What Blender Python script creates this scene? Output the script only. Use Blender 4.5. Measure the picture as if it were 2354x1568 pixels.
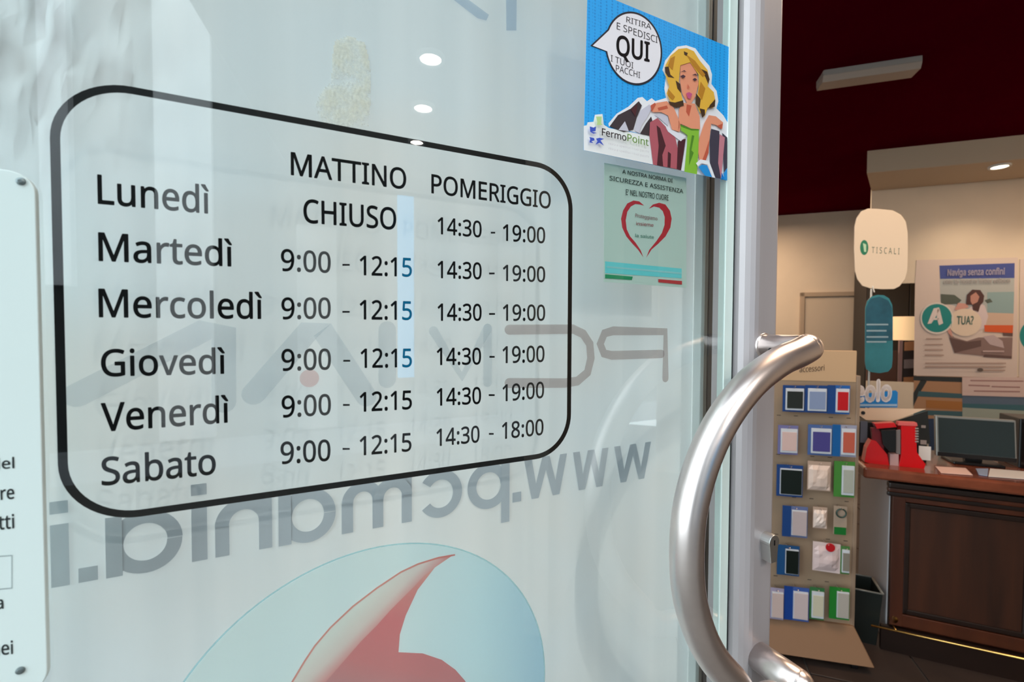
import bpy, bmesh, math, os, random
from mathutils import Vector as V, Matrix, geometry
random.seed(7)
for o in list(bpy.data.objects): bpy.data.objects.remove(o)
S = bpy.context.scene
C = S.collection

# ------------------------------------------------------------------ camera
F, CX, CY, HC = 1030.0, 1177.0, 784.0, 1.45          # focal length in pixels, centre, camera height
up = V((150, 37000, 1030)).normalized()
yc = V((0, 0, -1)); yc = (yc - up * yc.dot(up)).normalized()
xc = yc.cross(up)
M3 = Matrix((xc, yc, up))                              # camera space -> world space
EYE = V((0, 0, HC))
cam = bpy.data.cameras.new('camera'); camo = bpy.data.objects.new('camera', cam); C.objects.link(camo)
cam.sensor_fit = 'HORIZONTAL'; cam.sensor_width = 36; cam.lens = F * 36 / 2354
cam.clip_start = 0.01; cam.clip_end = 200
cam.dof.use_dof = True; cam.dof.focus_distance = 0.52; cam.dof.aperture_fstop = 8.5
camo.matrix_world = Matrix.Translation(EYE) @ M3.to_4x4()
S.camera = camo

# ------------------------------------------------------------------ view, sky
S.view_settings.view_transform = 'Standard'; S.view_settings.look = 'None'
S.view_settings.gamma = 1; S.view_settings.use_curve_mapping = False
S.view_settings.exposure = 0.0
S.cycles.max_bounces = 10; S.cycles.transparent_max_bounces = 12
S.cycles.sample_clamp_indirect = 4; S.cycles.caustics_reflective = False; S.cycles.caustics_refractive = False
S.cycles.use_denoising = True
w = bpy.data.worlds.new('overcast_sky'); S.world = w; w.use_nodes = True
w.node_tree.nodes['Background'].inputs[0].default_value = (0.82, 0.95, 1.0, 1)
w.node_tree.nodes['Background'].inputs[1].default_value = 4.1

# ------------------------------------------------------------------ frames of reference
def ray(px, py): return (M3 @ V(((px - CX) / F, -(py - CY) / F, -1)))
def at(px, py, depth):                                  # point at forward distance depth
    r = ray(px, py); return EYE + r * (depth / r.y)
Z = V((0, 0, 1))
class Plane:                                            # vertical plane: origin, horizontal direction, normal toward the camera
    def __init__(s, o, e):
        s.o = o.copy(); s.o.z = 0; e = e.copy(); e.z = 0; s.e = e.normalized()
        s.n = s.e.cross(Z)
        if s.n.dot(EYE - s.o) < 0: s.n = -s.n
    def pt(s, px, py, off=0):
        r = ray(px, py); o = s.o + s.n * off
        t = (o - EYE).dot(s.n) / r.dot(s.n); return EYE + r * t
    def sz(s, px, py, off=0):
        p = s.pt(px, py, off); return ((p - s.o).dot(s.e), p.z)
    def P(s, a, z, off=0): return s.o + s.e * a + s.n * off + Z * z
dg = ray(3294, 754); dg.z = 0; dg.normalize()
D = 0.36
ng = dg.cross(Z)
if ng.y > 0: ng = -ng                                   # normal toward the camera
G = Plane(-ng * D, dg)                                  # front face of the glass of the door leaf
ang = math.radians(-71)
d2 = V((-math.sin(ang), -math.cos(ang), 0))            # room width direction, toward the right
d3 = V((math.cos(ang), -math.sin(ang), 0))             # room depth direction
if d3.y < 0: d3 = -d3

# ------------------------------------------------------------------ materials
def lin(c):
    return tuple((x / 255 / 12.92) if x / 255 <= .04045 else ((x / 255 + .055) / 1.055) ** 2.4 for x in c)
_m = {}
def mat(name, rgb, rough=.5, metal=0, spec=.5, emit=0, noise=0, scale=8, stretch=(1, 1, 1), bump=0, alpha=1, coat=0, srgb=True):
    if name in _m: return _m[name]
    m = bpy.data.materials.new(name); m.use_nodes = True; _m[name] = m
    n, l = m.node_tree.nodes, m.node_tree.links; b = n['Principled BSDF']
    c = lin(rgb) if srgb else rgb
    b.inputs['Base Color'].default_value = (*c, 1); b.inputs['Roughness'].default_value = rough
    b.inputs['Metallic'].default_value = metal; b.inputs['Specular IOR Level'].default_value = spec
    b.inputs['Alpha'].default_value = alpha; b.inputs['Coat Weight'].default_value = coat
    if emit:
        b.inputs['Emission Color'].default_value = (*c, 1); b.inputs['Emission Strength'].default_value = emit
    if noise or bump:
        tc = n.new('ShaderNodeTexCoord'); mp = n.new('ShaderNodeMapping'); nz = n.new('ShaderNodeTexNoise')
        mp.inputs['Scale'].default_value = stretch; nz.inputs['Scale'].default_value = scale; nz.inputs['Detail'].default_value = 5
        l.new(tc.outputs['Object'], mp.inputs[0]); l.new(mp.outputs[0], nz.inputs['Vector'])
        if noise:
            r = n.new('ShaderNodeMapRange'); r.inputs[1].default_value = .3; r.inputs[2].default_value = .7
            r.inputs[3].default_value = 1 - noise; r.inputs[4].default_value = 1 + noise
            mx = n.new('ShaderNodeVectorMath'); mx.operation = 'SCALE'; mx.inputs[0].default_value = c
            l.new(nz.outputs[0], r.inputs[0]); l.new(r.outputs[0], mx.inputs['Scale']); l.new(mx.outputs[0], b.inputs['Base Color'])
        if bump:
            bp = n.new('ShaderNodeBump'); bp.inputs['Strength'].default_value = bump; bp.inputs['Distance'].default_value = .01
            l.new(nz.outputs[0], bp.inputs['Height']); l.new(bp.outputs[0], b.inputs['Normal'])
    return m
def glass_mat(name, tint, refl=1.5, extra=0):
    m = bpy.data.materials.new(name); m.use_nodes = True; _m[name] = m
    n, l = m.node_tree.nodes, m.node_tree.links; n.clear()
    o = n.new('ShaderNodeOutputMaterial'); mx = n.new('ShaderNodeMixShader'); fr = n.new('ShaderNodeFresnel')
    t = n.new('ShaderNodeBsdfTransparent'); g = n.new('ShaderNodeBsdfGlossy')
    fr.inputs[0].default_value = refl; t.inputs[0].default_value = (*tint, 1); g.inputs['Roughness'].default_value = 0.0
    ge = n.new('ShaderNodeNewGeometry'); iv = n.new('ShaderNodeMath'); iv.operation = 'SUBTRACT'; iv.inputs[0].default_value = 1
    mu = n.new('ShaderNodeMath'); mu.operation = 'MULTIPLY'; m2 = n.new('ShaderNodeMath'); m2.operation = 'MULTIPLY'; m2.inputs[1].default_value = 1.8; m2.use_clamp = True
    l.new(ge.outputs['Backfacing'], iv.inputs[1]); l.new(iv.outputs[0], mu.inputs[0]); l.new(fr.outputs[0], mu.inputs[1]); l.new(mu.outputs[0], m2.inputs[0])
    l.new(m2.outputs[0], mx.inputs[0]); l.new(t.outputs[0], mx.inputs[1]); l.new(g.outputs[0], mx.inputs[2]); l.new(mx.outputs[0], o.inputs[0])
    return m

# ------------------------------------------------------------------ object helpers
def link(o, parent=None):
    C.objects.link(o)
    if parent is not None: o.parent = parent
    return o
WP = {}
def thing(name, label, cat, loc, group=None, kind=None):
    o = bpy.data.objects.new(name, None); o.empty_display_size = .05; C.objects.link(o); o.location = loc; WP[o] = V(loc)
    if label: o['label'] = label
    if cat: o['category'] = cat
    if group: o['group'] = group
    if kind: o['kind'] = kind
    return o
def tag(o, label=None, cat=None, group=None, kind=None):
    for k, v in (('label', label), ('category', cat), ('group', group), ('kind', kind)):
        if v: o[k] = v
    return o
def mesh(name, vs, fs, m, parent=None, smooth=False, bevel=0, mats=None, fm=None):
    base = WP.get(parent) if parent is not None else None
    if base is None:
        xs = [v[0] for v in vs]; ys = [v[1] for v in vs]; zs = [v[2] for v in vs]
        base = V(((min(xs) + max(xs)) / 2, (min(ys) + max(ys)) / 2, min(zs)))
    me = bpy.data.meshes.new(name); me.from_pydata([tuple(V(v) - base) for v in vs], [], fs)
    for k in (mats or [m]): me.materials.append(k)
    if fm:
        for p, i in zip(me.polygons, fm): p.material_index = i
    bm = bmesh.new(); bm.from_mesh(me); bmesh.ops.recalc_face_normals(bm, faces=bm.faces); bm.to_mesh(me); bm.free()
    if smooth:
        for p in me.polygons: p.use_smooth = True
    o = bpy.data.objects.new(name, me); link(o, parent)
    if parent is None: o.location = base
    WP[o] = base
    if bevel:
        b = o.modifiers.new('bevel', 'BEVEL'); b.width = bevel; b.segments = 2; b.limit_method = 'ANGLE'
    return o
BF = [(0, 1, 3, 2), (4, 6, 7, 5), (0, 4, 5, 1), (2, 3, 7, 6), (0, 2, 6, 4), (1, 5, 7, 3)]
class MB:
    def __init__(s): s.v = []; s.f = []; s.m = []
    def add(s, vs, fs, mi=0):
        k = len(s.v); s.v += [V(v) for v in vs]; s.f += [tuple(i + k for i in f) for f in fs]; s.m += [mi] * len(fs); return s
    def box(s, o, a, b, c, mi=0):                       # corner o and three edge vectors
        return s.add([o + a * i + b * j + c * k for i in (0, 1) for j in (0, 1) for k in (0, 1)], BF, mi)
    def tube(s, pts, r, n=16, caps=True, mi=0):
        pts = [V(p) for p in pts]; rr = r if isinstance(r, (list, tuple)) else [r] * len(pts); vs = []; fs = []
        t = (pts[1] - pts[0]).normalized(); a = t.orthogonal().normalized()
        for i, p in enumerate(pts):
            t = (pts[min(i + 1, len(pts) - 1)] - pts[max(i - 1, 0)]).normalized()
            a = (a - t * a.dot(t)).normalized(); b = t.cross(a)
            vs += [p + (a * math.cos(2 * math.pi * k / n) + b * math.sin(2 * math.pi * k / n)) * rr[i] for k in range(n)]
        for i in range(len(pts) - 1):
            fs += [(i * n + k, i * n + (k + 1) % n, (i + 1) * n + (k + 1) % n, (i + 1) * n + k) for k in range(n)]
        if caps: fs += [tuple(range(n)), tuple(range((len(pts) - 1) * n, len(pts) * n))]
        return s.add(vs, fs, mi)
    def build(s, name, m, parent=None, **k):
        ms = m if isinstance(m, list) else [m]
        return mesh(name, s.v, s.f, ms[0], parent, mats=ms, fm=s.m, **k)
def box(name, o, a, b, c, m, parent=None, **k): return MB().box(o, a, b, c).build(name, m, parent, **k)
def prism(name, pts, d, m, parent=None, **k):           # closed outline (3D points) pushed along d
    n = len(pts); pts = [V(p) for p in pts]
    fs = [tuple(range(n)), tuple(range(2 * n - 1, n - 1, -1))] + [(i, (i + 1) % n, n + (i + 1) % n, n + i) for i in range(n)]
    return mesh(name, pts + [p + d for p in pts], fs, m, parent, **k)
def pbox(name, pl, px0, py0, px1, py1, off, th, m, parent=None, **k):   # box on a plane, front face at off, going back by th
    a0, z0 = pl.sz(px0, (py0 + py1) / 2, off); a1, _ = pl.sz(px1, (py0 + py1) / 2, off)
    _, zt = pl.sz((px0 + px1) / 2, py0, off); _, zb = pl.sz((px0 + px1) / 2, py1, off)
    return box(name, pl.P(a0, zb, off - th), pl.e * (a1 - a0), Z * (zt - zb), pl.n * th, m, parent, **k)
def flat(name, pl, polys, off, m, parent=None, szcoords=False, mats=None, fm=None, inc=0):
    vs, fs, mm = [], [], []
    for i, poly in enumerate(polys):
        off += inc
        pts = [pl.P(a, z, off) for a, z in poly] if szcoords else [pl.pt(x, y, off) for x, y in poly]
        loc = [V(((p - pl.o).dot(pl.e), p.z, 0)) for p in pts]
        k = len(vs); vs += pts
        for t in geometry.tessellate_polygon([loc]):
            fs.append(tuple(k + j for j in t)); mm.append(fm[i] if fm else 0)
    return mesh(name, vs, fs, m, parent, mats=mats, fm=mm)
def ribbon(pts, wd, closed=False, caps=True):           # polyline (s,z) -> quads, with round ends
    out = []; n = len(pts); P = [V((p[0], p[1])) for p in pts]; L = []; R = []
    for i in range(n):
        a = P[i - 1] if (i or closed) else P[i]; b = P[(i + 1) % n] if (i < n - 1 or closed) else P[i]
        d = (b - a).normalized(); q = V((-d.y, d.x)); L.append(P[i] + q * wd / 2); R.append(P[i] - q * wd / 2)
    for i in range(n if closed else n - 1):
        j = (i + 1) % n; out.append([tuple(L[i]), tuple(L[j]), tuple(R[j]), tuple(R[i])])
    if caps and not closed:
        for e, q in ((P[0], P[1]), (P[-1], P[-2])):
            d = (e - q).normalized(); a0 = math.atan2(d.y, d.x) - math.pi / 2
            out.append([(e.x + wd / 2 * math.cos(a0 + math.pi * k / 8), e.y + wd / 2 * math.sin(a0 + math.pi * k / 8)) for k in range(9)])
    return out
def arc(cx, cz, rx, rz, a0, a1, n=14):
    return [(cx + rx * math.cos(math.radians(a0 + (a1 - a0) * i / n)), cz + rz * math.sin(math.radians(a0 + (a1 - a0) * i / n))) for i in range(n + 1)]

# fonts that ship with Blender
FONT = None
try:
    for f in ('NotoSansHebrew-Regular.woff2', 'Inter.woff2'):
        p = os.path.join(bpy.utils.system_resource('DATAFILES'), 'fonts', f)
        if os.path.exists(p): FONT = bpy.data.fonts.load(p); break
except Exception: FONT = None
def glyphs(body, bold=0, spacing=1, font=True):
    c = bpy.data.curves.new('t', 'FONT'); c.body = body; c.resolution_u = 4; c.space_character = spacing
    if font and FONT: c.font = FONT
    o = bpy.data.objects.new('t', c); C.objects.link(o); bpy.context.view_layer.update()
    dg_ = bpy.context.evaluated_depsgraph_get(); me = bpy.data.meshes.new_from_object(o.evaluated_get(dg_))
    vs = [v.co.copy() for v in me.vertices]; fs = [tuple(p.vertices) for p in me.polygons]
    bpy.data.objects.remove(o); bpy.data.meshes.remove(me)
    if bold:                                            # heavier weight: overlay slightly shifted copies
        v0, f0 = list(vs), list(fs); vs, fs = [], []
        for k in range(8):
            d = V((math.cos(k * math.pi / 4), math.sin(k * math.pi / 4), 0)) * bold; n_ = len(vs)
            vs += [v + d for v in v0]; fs += [tuple(i + n_ for i in f) for f in f0]
    return vs, fs
CAP = max(v.y for v in glyphs('H')[0])
def text(name, body, pl, bl, br, top, off, m, parent, bold=0, spacing=1, mirror=False, font=True, label=None):
    """bl, br: pixels of the baseline's left and right ends; top: pixel height of the cap line above bl."""
    vs, fs = glyphs(body, bold, spacing, font)
    x0 = min(v.x for v in vs); x1 = max(v.x for v in vs)
    A = pl.pt(*bl, off); B = pl.pt(*br, off); T = pl.pt(bl[0], top, off); e1 = B - A; e2 = Z * (T.z - A.z)
    cap = CAP if font else max(v.y for v in vs)
    pts = [A + e1 * ((v.x - x0) / (x1 - x0) if not mirror else (x1 - v.x) / (x1 - x0)) + e2 * (v.y / cap) for v in vs]
    o = mesh(name, pts, fs, m, parent)
    if label: o['label'] = label
    return o

# ------------------------------------------------------------------ common materials
M_alu = mat('anodised aluminium', (184, 176, 178), .42, .35, noise=.04, scale=30, stretch=(1, 1, .05))
M_alud = mat('dark gasket', (38, 46, 46), .6)
M_steel = mat('brushed stainless steel', (232, 221, 218), .32, 1, noise=.05, scale=40)
M_black = mat('black vinyl', (3, 5, 6), .5, spec=.2)
M_white = mat('white card', (228, 224, 218), .55)
M_cream = mat('cream wall paint', (224, 205, 182), .8, noise=.03, scale=3)
M_woodp = mat('darker walnut panel', (52, 25, 12), .45, noise=.6, scale=14, stretch=(1, 1, .08), bump=.1)
M_wood = mat('dark walnut', (66, 29, 13), .42, noise=.5, scale=9, stretch=(1, 1, .12), bump=.08)
M_wooddark = mat('dark walnut moulding', (30, 15, 9), .4, noise=.4, scale=9, stretch=(.2, .2, 1))
M_brass = mat('polished brass', (225, 180, 105), .25, 1)
M_maroon = mat('maroon ceiling paint', (76, 1, 20), .9, spec=0, noise=.06, scale=2)
M_dark = mat('black plastic', (18, 18, 20), .35)

# ------------------------------------------------------------------ room shell
def W(px, py, depth): p = at(px, py, depth); return V((p.x, p.y, 0))
CEIL = 3.14
O1 = W(1890, 700, 6.5)                                  # back wall
B1 = Plane(O1, d2)
O2 = W(1998, 700, 4.83)                                 # partition with the posters
B2 = Plane(O2, d2)
hinge = G.P((.38 + (G.sz(0, 784)[0] - .588)), 0)        # hinge side of the door leaf
jamb = hinge + d2 * 2.0
R0 = O2 + d2 * 2.2                                      # right wall
fl = [hinge - d2 * 4 - d3 * 7, jamb + d2 * 5 - d3 * 7, jamb + d2 * 5 + d3 * 9, hinge - d2 * 4 + d3 * 9]
M_floor = mat('dark brown floor tile', (62, 50, 45), .35, noise=.2, scale=6)
tag(prism('floor', fl, Z * -.1, mat('paving', (96, 92, 88), .8, noise=.12, scale=5)), kind='structure')
fr = thing('floor_tiling', None, None, W(1900, 1500, 2.2), kind='structure'); fr.name = 'floor.001'
# tiles of the shop floor
tile0 = None
k = 0
for i in range(-3, 9):
    for j in range(0, 13):
        c = jamb + d2 * (i * .45 - .9) + d3 * (.35 + j * .45)
        px = c.x / max(c.y, .1) * F + CX
        if c.y < .6 or px < 1600 or px > 2600: continue
        if tile0 is None:
            tile0 = box('tile', c, d2 * .442, d3 * .442, Z * .01, M_floor, fr, bevel=.002); t0 = c
        else:
            t = tile0.copy(); link(t); t.parent = fr; t.location = tile0.location + (c - t0)
a = hinge - d2 * 3 + d3 * 0.0
tag(prism('ceiling', [hinge - d2 * 3 - d3 * .1 + Z * CEIL, jamb + d2 * 4 - d3 * .1 + Z * CEIL, jamb + d2 * 4 + d3 * 8 + Z * CEIL, hinge - d2 * 3 + d3 * 8 + Z * CEIL], Z * .15, M_maroon), kind='structure')
tag(box('wall_back', O1 - d2 * 4, d2 * 9, d3 * .1, Z * CEIL, M_cream), kind='structure')
tag(box('wall_right', R0 - d3 * 5.4, d2 * .1, d3 * 7.6, Z * CEIL, M_cream), kind='structure')
tag(box('wall_left', hinge - d2 * 1.5 + d3 * .3, d2 * -.1, d3 * 7, Z * CEIL, M_cream), kind='structure')
tag(box('wall_front', jamb - d3 * .12, d2 * 3.6, d3 * .12, Z * CEIL, mat('plaster', (150, 140, 130), .8)), kind='structure')

# partition wall with an opening
s0 = 0.0
sa, za = B2.sz(1998, 652); sb, zb_ = B2.sz(2107, 940)
zt = B2.sz(2050, 652)[1]
mb = MB()
th = d3 * .015
mb.box(B2.P(sa, zt), d2 * 5, th, Z * (CEIL - zt))
mb.box(B2.P(sb, 0), d2 * 4.5, th, Z * zt)
mb.box(B2.P(sa, 0), d2 * (sb - sa), th, Z * .9)
tag(mb.build('wall_partition', M_cream), kind='structure')
# bulkhead over the posters
fa = at(1990, 363, 4.28); fb = Plane(W(1990, 500, 4.28), d2)
zs = fb.sz(1991, 398)[1]
mb = MB(); o = fb.o.copy(); o.z = zs
back = B2.P(sa + .0, 0); back.z = zs
pts = [o, o + d2 * 4, o + d2 * 4 + d3 * .52, back]
n4 = len(pts); h = Z * (CEIL - zs)
mb.add(pts + [p + h for p in pts], [(3, 2, 1, 0), (4, 5, 6, 7), (0, 1, 5, 4), (1, 2, 6, 5), (2, 3, 7, 6), (3, 0, 4, 7)])
bulk = tag(mb.build('trim_2', mat('bulkhead paint', (196, 176, 152), .8)), kind='structure')

# ceiling of the portico, outside, with its row of spotlights (seen mirrored in the glass)
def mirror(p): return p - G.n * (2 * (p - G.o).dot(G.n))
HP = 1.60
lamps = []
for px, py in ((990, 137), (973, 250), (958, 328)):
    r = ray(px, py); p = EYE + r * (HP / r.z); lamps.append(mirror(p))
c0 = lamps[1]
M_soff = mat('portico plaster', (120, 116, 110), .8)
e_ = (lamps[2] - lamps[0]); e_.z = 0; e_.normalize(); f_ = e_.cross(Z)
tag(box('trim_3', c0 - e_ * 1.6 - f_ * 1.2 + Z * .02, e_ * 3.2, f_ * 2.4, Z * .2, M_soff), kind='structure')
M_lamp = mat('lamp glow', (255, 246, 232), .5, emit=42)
def downlight(p, label, r=.055, em=M_lamp, group=None):
    t = thing('ceiling_spotlight', label, 'spotlight', p, group)
    mb = MB(); ring = []
    for k in range(24):
        a = 2 * math.pi * k / 24; ring.append(V((math.cos(a), math.sin(a), 0)))
    prof = [(r * .92, .012), (r * .92, -.004), (r * 1.22, -.004), (r * 1.25, .02)]
    vs = [p + d * q + Z * z for q, z in prof for d in ring]
    fs = [(i * 24 + k, i * 24 + (k + 1) % 24, (i + 1) * 24 + (k + 1) % 24, (i + 1) * 24 + k) for i in range(3) for k in range(24)]
    mesh('bezel', vs, fs, mat('lamp bezel', (210, 210, 208), .35), t, smooth=True)
    mesh('diffuser', [p + d * r * .92 + Z * .003 for d in ring], [tuple(range(24))], em, t)
    return t
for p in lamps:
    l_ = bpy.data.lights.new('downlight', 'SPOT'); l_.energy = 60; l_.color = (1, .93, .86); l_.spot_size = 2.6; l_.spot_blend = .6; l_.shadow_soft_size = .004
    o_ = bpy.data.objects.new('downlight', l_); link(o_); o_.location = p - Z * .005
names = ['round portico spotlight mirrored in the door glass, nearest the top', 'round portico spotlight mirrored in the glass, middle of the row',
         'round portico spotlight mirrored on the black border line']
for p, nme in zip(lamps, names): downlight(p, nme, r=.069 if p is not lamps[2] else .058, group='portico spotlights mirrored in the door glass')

# houses across the street (only seen mirrored in the glass)
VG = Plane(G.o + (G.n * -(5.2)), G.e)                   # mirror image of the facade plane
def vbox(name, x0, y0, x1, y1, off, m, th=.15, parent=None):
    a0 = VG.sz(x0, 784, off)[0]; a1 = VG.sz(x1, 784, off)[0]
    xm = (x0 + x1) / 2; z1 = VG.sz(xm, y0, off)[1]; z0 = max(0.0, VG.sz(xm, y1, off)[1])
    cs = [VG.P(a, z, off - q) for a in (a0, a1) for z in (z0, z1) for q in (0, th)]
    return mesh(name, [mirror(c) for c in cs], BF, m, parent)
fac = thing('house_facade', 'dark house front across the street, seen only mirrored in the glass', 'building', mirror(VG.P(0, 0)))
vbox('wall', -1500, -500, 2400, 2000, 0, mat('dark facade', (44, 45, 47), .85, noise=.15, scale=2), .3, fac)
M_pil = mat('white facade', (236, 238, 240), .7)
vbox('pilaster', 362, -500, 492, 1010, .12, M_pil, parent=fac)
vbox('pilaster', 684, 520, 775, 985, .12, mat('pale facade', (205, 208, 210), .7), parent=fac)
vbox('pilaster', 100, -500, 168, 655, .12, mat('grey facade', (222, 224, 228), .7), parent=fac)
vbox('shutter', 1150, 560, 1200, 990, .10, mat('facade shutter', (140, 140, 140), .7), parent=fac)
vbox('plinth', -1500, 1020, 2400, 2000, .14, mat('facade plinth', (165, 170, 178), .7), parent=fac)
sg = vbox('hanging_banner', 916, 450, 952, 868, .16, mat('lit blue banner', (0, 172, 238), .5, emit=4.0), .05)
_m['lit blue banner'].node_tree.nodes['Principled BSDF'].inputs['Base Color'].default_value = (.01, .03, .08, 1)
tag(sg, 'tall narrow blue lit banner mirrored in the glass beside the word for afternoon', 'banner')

# ------------------------------------------------------------------ door leaf
GT = .008                                               # glass thickness
M_glass = glass_mat('clear greenish glass', (.982, .996, .992))
door = thing('door_1', 'aluminium framed glass door leaf with curved steel handle', None, G.P(G.sz(1780, 784)[0], 0), kind='structure')
sE, _ = G.sz(1684, 784); sH = sE - .86
ZB, ZT = .09, 2.32
s1 = G.sz(1663, 784)[0]
box('glass_pane', G.P(sH, ZB, -GT), G.e * (s1 - sH), G.n * GT, Z * (ZT - ZB), M_glass, door)
# pale glass edge / seal strip beside the stile
s1 = G.sz(1663, 784)[0]; s2 = G.sz(1680, 784)[0]
box('edge_strip', G.P(s1, ZB, -GT), G.e * (s2 - s1), G.n * (GT + .0015), Z * (ZT - ZB), mat('pale green glass edge', (232, 246, 240), .25, coat=.5), door)
s3 = G.sz(1686, 784)[0]
box('gasket', G.P(s2, ZB, -.01), G.e * (s3 - s2 + .002), G.n * .0095, Z * (ZT - ZB), M_alud, door)
# stile: hollow profile with a rounded outer edge
PD = .020
sf = G.sz(1786, 784, PD)[0]
prof = [(s3, -.03), (s3, .006), (s3 + .002, .012), (s3 + .006, PD - .004), (s3 + .0105, PD - .001), (s3 + .016, PD), (sf - .004, PD), (sf - .001, PD - .001), (sf, PD - .004), (sf, -.03)]
st = prism('stile', [G.P(a, .02, q) for a, q in prof], Z * 2.4, M_alu, door)
for zz, hh, nm in ((.02, .09, 'bottom_rail'), (2.31, .11, 'top_rail')):
    box(nm, G.P(sH, zz, -.03), G.e * (s3 - sH), G.n * .045, Z * hh, M_alu, door, bevel=.003)
# handle
sm = G.sz(1757, 800, PD)[0]
hoff = .0
for q in range(30, 100):
    p = G.P(sm, 1.43, q / 1000); v = M3.transposed() @ (p - EYE)
    if v.x / -v.z * F + CX > 1851: hoff = q / 1000; break
zt_h = G.sz(1757, 795, PD)[1]; zb_h = G.sz(1735, 1512, PD)[1]
cl = [(1640, 1568)]
zc = lambda x, y: (1500 + x / 1.8067, 700 + y / 1.8067)
px_pts = [zc(*p) for p in ((600, 205), (535, 232), (450, 290), (385, 352), (320, 435), (265, 525), (215, 635), (178, 750), (152, 870), (142, 1000), (143, 1120), (155, 1225), (182, 1325), (222, 1420), (275, 1500), (340, 1568))]
ctr = [G.pt(x, y, hoff) for x, y in px_pts]
end_t = G.P(sm + .002, zt_h - .001, hoff); end_b = G.P(sm + .002, zb_h, hoff)
last = ctr[-1]
low = [last + G.e * .016 - Z * .022, last + G.e * .040 - Z * .036, G.P((last - G.o).dot(G.e) + .068, last.z - .040, hoff), end_b + Z * -.036 - G.e * .012, end_b - Z * .012 - G.e * .0, end_b]
path = [end_t] + ctr + low
def smooth_path(P, n=5):
    out = []
    for i in range(len(P) - 1):
        p0, p1, p2, p3 = P[max(i - 1, 0)], P[i], P[i + 1], P[min(i + 2, len(P) - 1)]
        for k in range(n):
            t = k / n
            out.append(.5 * ((2 * p1) + (p2 - p0) * t + (2 * p0 - 5 * p1 + 4 * p2 - p3) * t * t + (3 * p1 - p0 - 3 * p2 + p3) * t ** 3))
    return out + [P[-1]]
sp = smooth_path(path)
for _ in range(3): sp = [sp[0]] + [(sp[i - 1] + sp[i] * 2 + sp[i + 1]) / 4 for i in range(1, len(sp) - 1)] + [sp[-1]]
RT = .0152
hd = MB().tube(sp, RT, 28).build('handle', M_steel, door, smooth=True); hd['label'] = 'thick brushed steel tube bent in a bow'
for zz, nm in ((zt_h, 0), (zb_h, 1)):
    a = G.P(sm, zz, PD - .002); b = G.P(sm, zz, hoff + .006)
    so = MB().tube([a, a + (b - a) * .9, a + (b - a) * .97, b], [RT * (.86 + .22 * nm), RT * (.86 + .22 * nm), RT * .86, RT * .7], 24).build('standoff', M_steel, hd, smooth=True)
    MB().tube([a, a + G.n * .0035], [RT * 1.05, RT * .95], 24).build('collar', M_steel, hd, smooth=True)
    c = a + (b - a) * .33 - G.e * RT * .80 + Z * -.004
    MB().tube([c, c - G.e * .0012], .0024, 10).build('grub_screw', M_dark, hd)
for p in (end_t, end_b):
    bm = bmesh.new(); bmesh.ops.create_uvsphere(bm, u_segments=24, v_segments=14, radius=RT * 1.002)
    mesh('elbow', [v.co + p for v in bm.verts], [tuple(v.index for v in f.verts) for f in bm.faces], M_steel, hd, smooth=True); bm.free()
# lock cylinder
sl, zl = G.sz(1758, 1238, PD)
lk = MB(); LP = .013
c = G.P(sl, zl, PD - .001)
circ = [(.0088 * math.cos(math.radians(t)), .0088 * math.sin(math.radians(t))) for t in range(-35, 216, 14)]
outl = circ + [(-.0052, -.0235), (.0052, -.0235)]
pr = prism('lock_cylinder', [c + G.e * x + Z * y for x, y in outl], G.n * LP, mat('satin nickel', (196, 196, 194), .35, 1), door, bevel=.0006)
box('keyhole', c + G.n * (LP - .0002) - G.e * .001 - Z * .003, G.e * .002, Z * .006, G.n * .0006, M_dark, pr)

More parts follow.
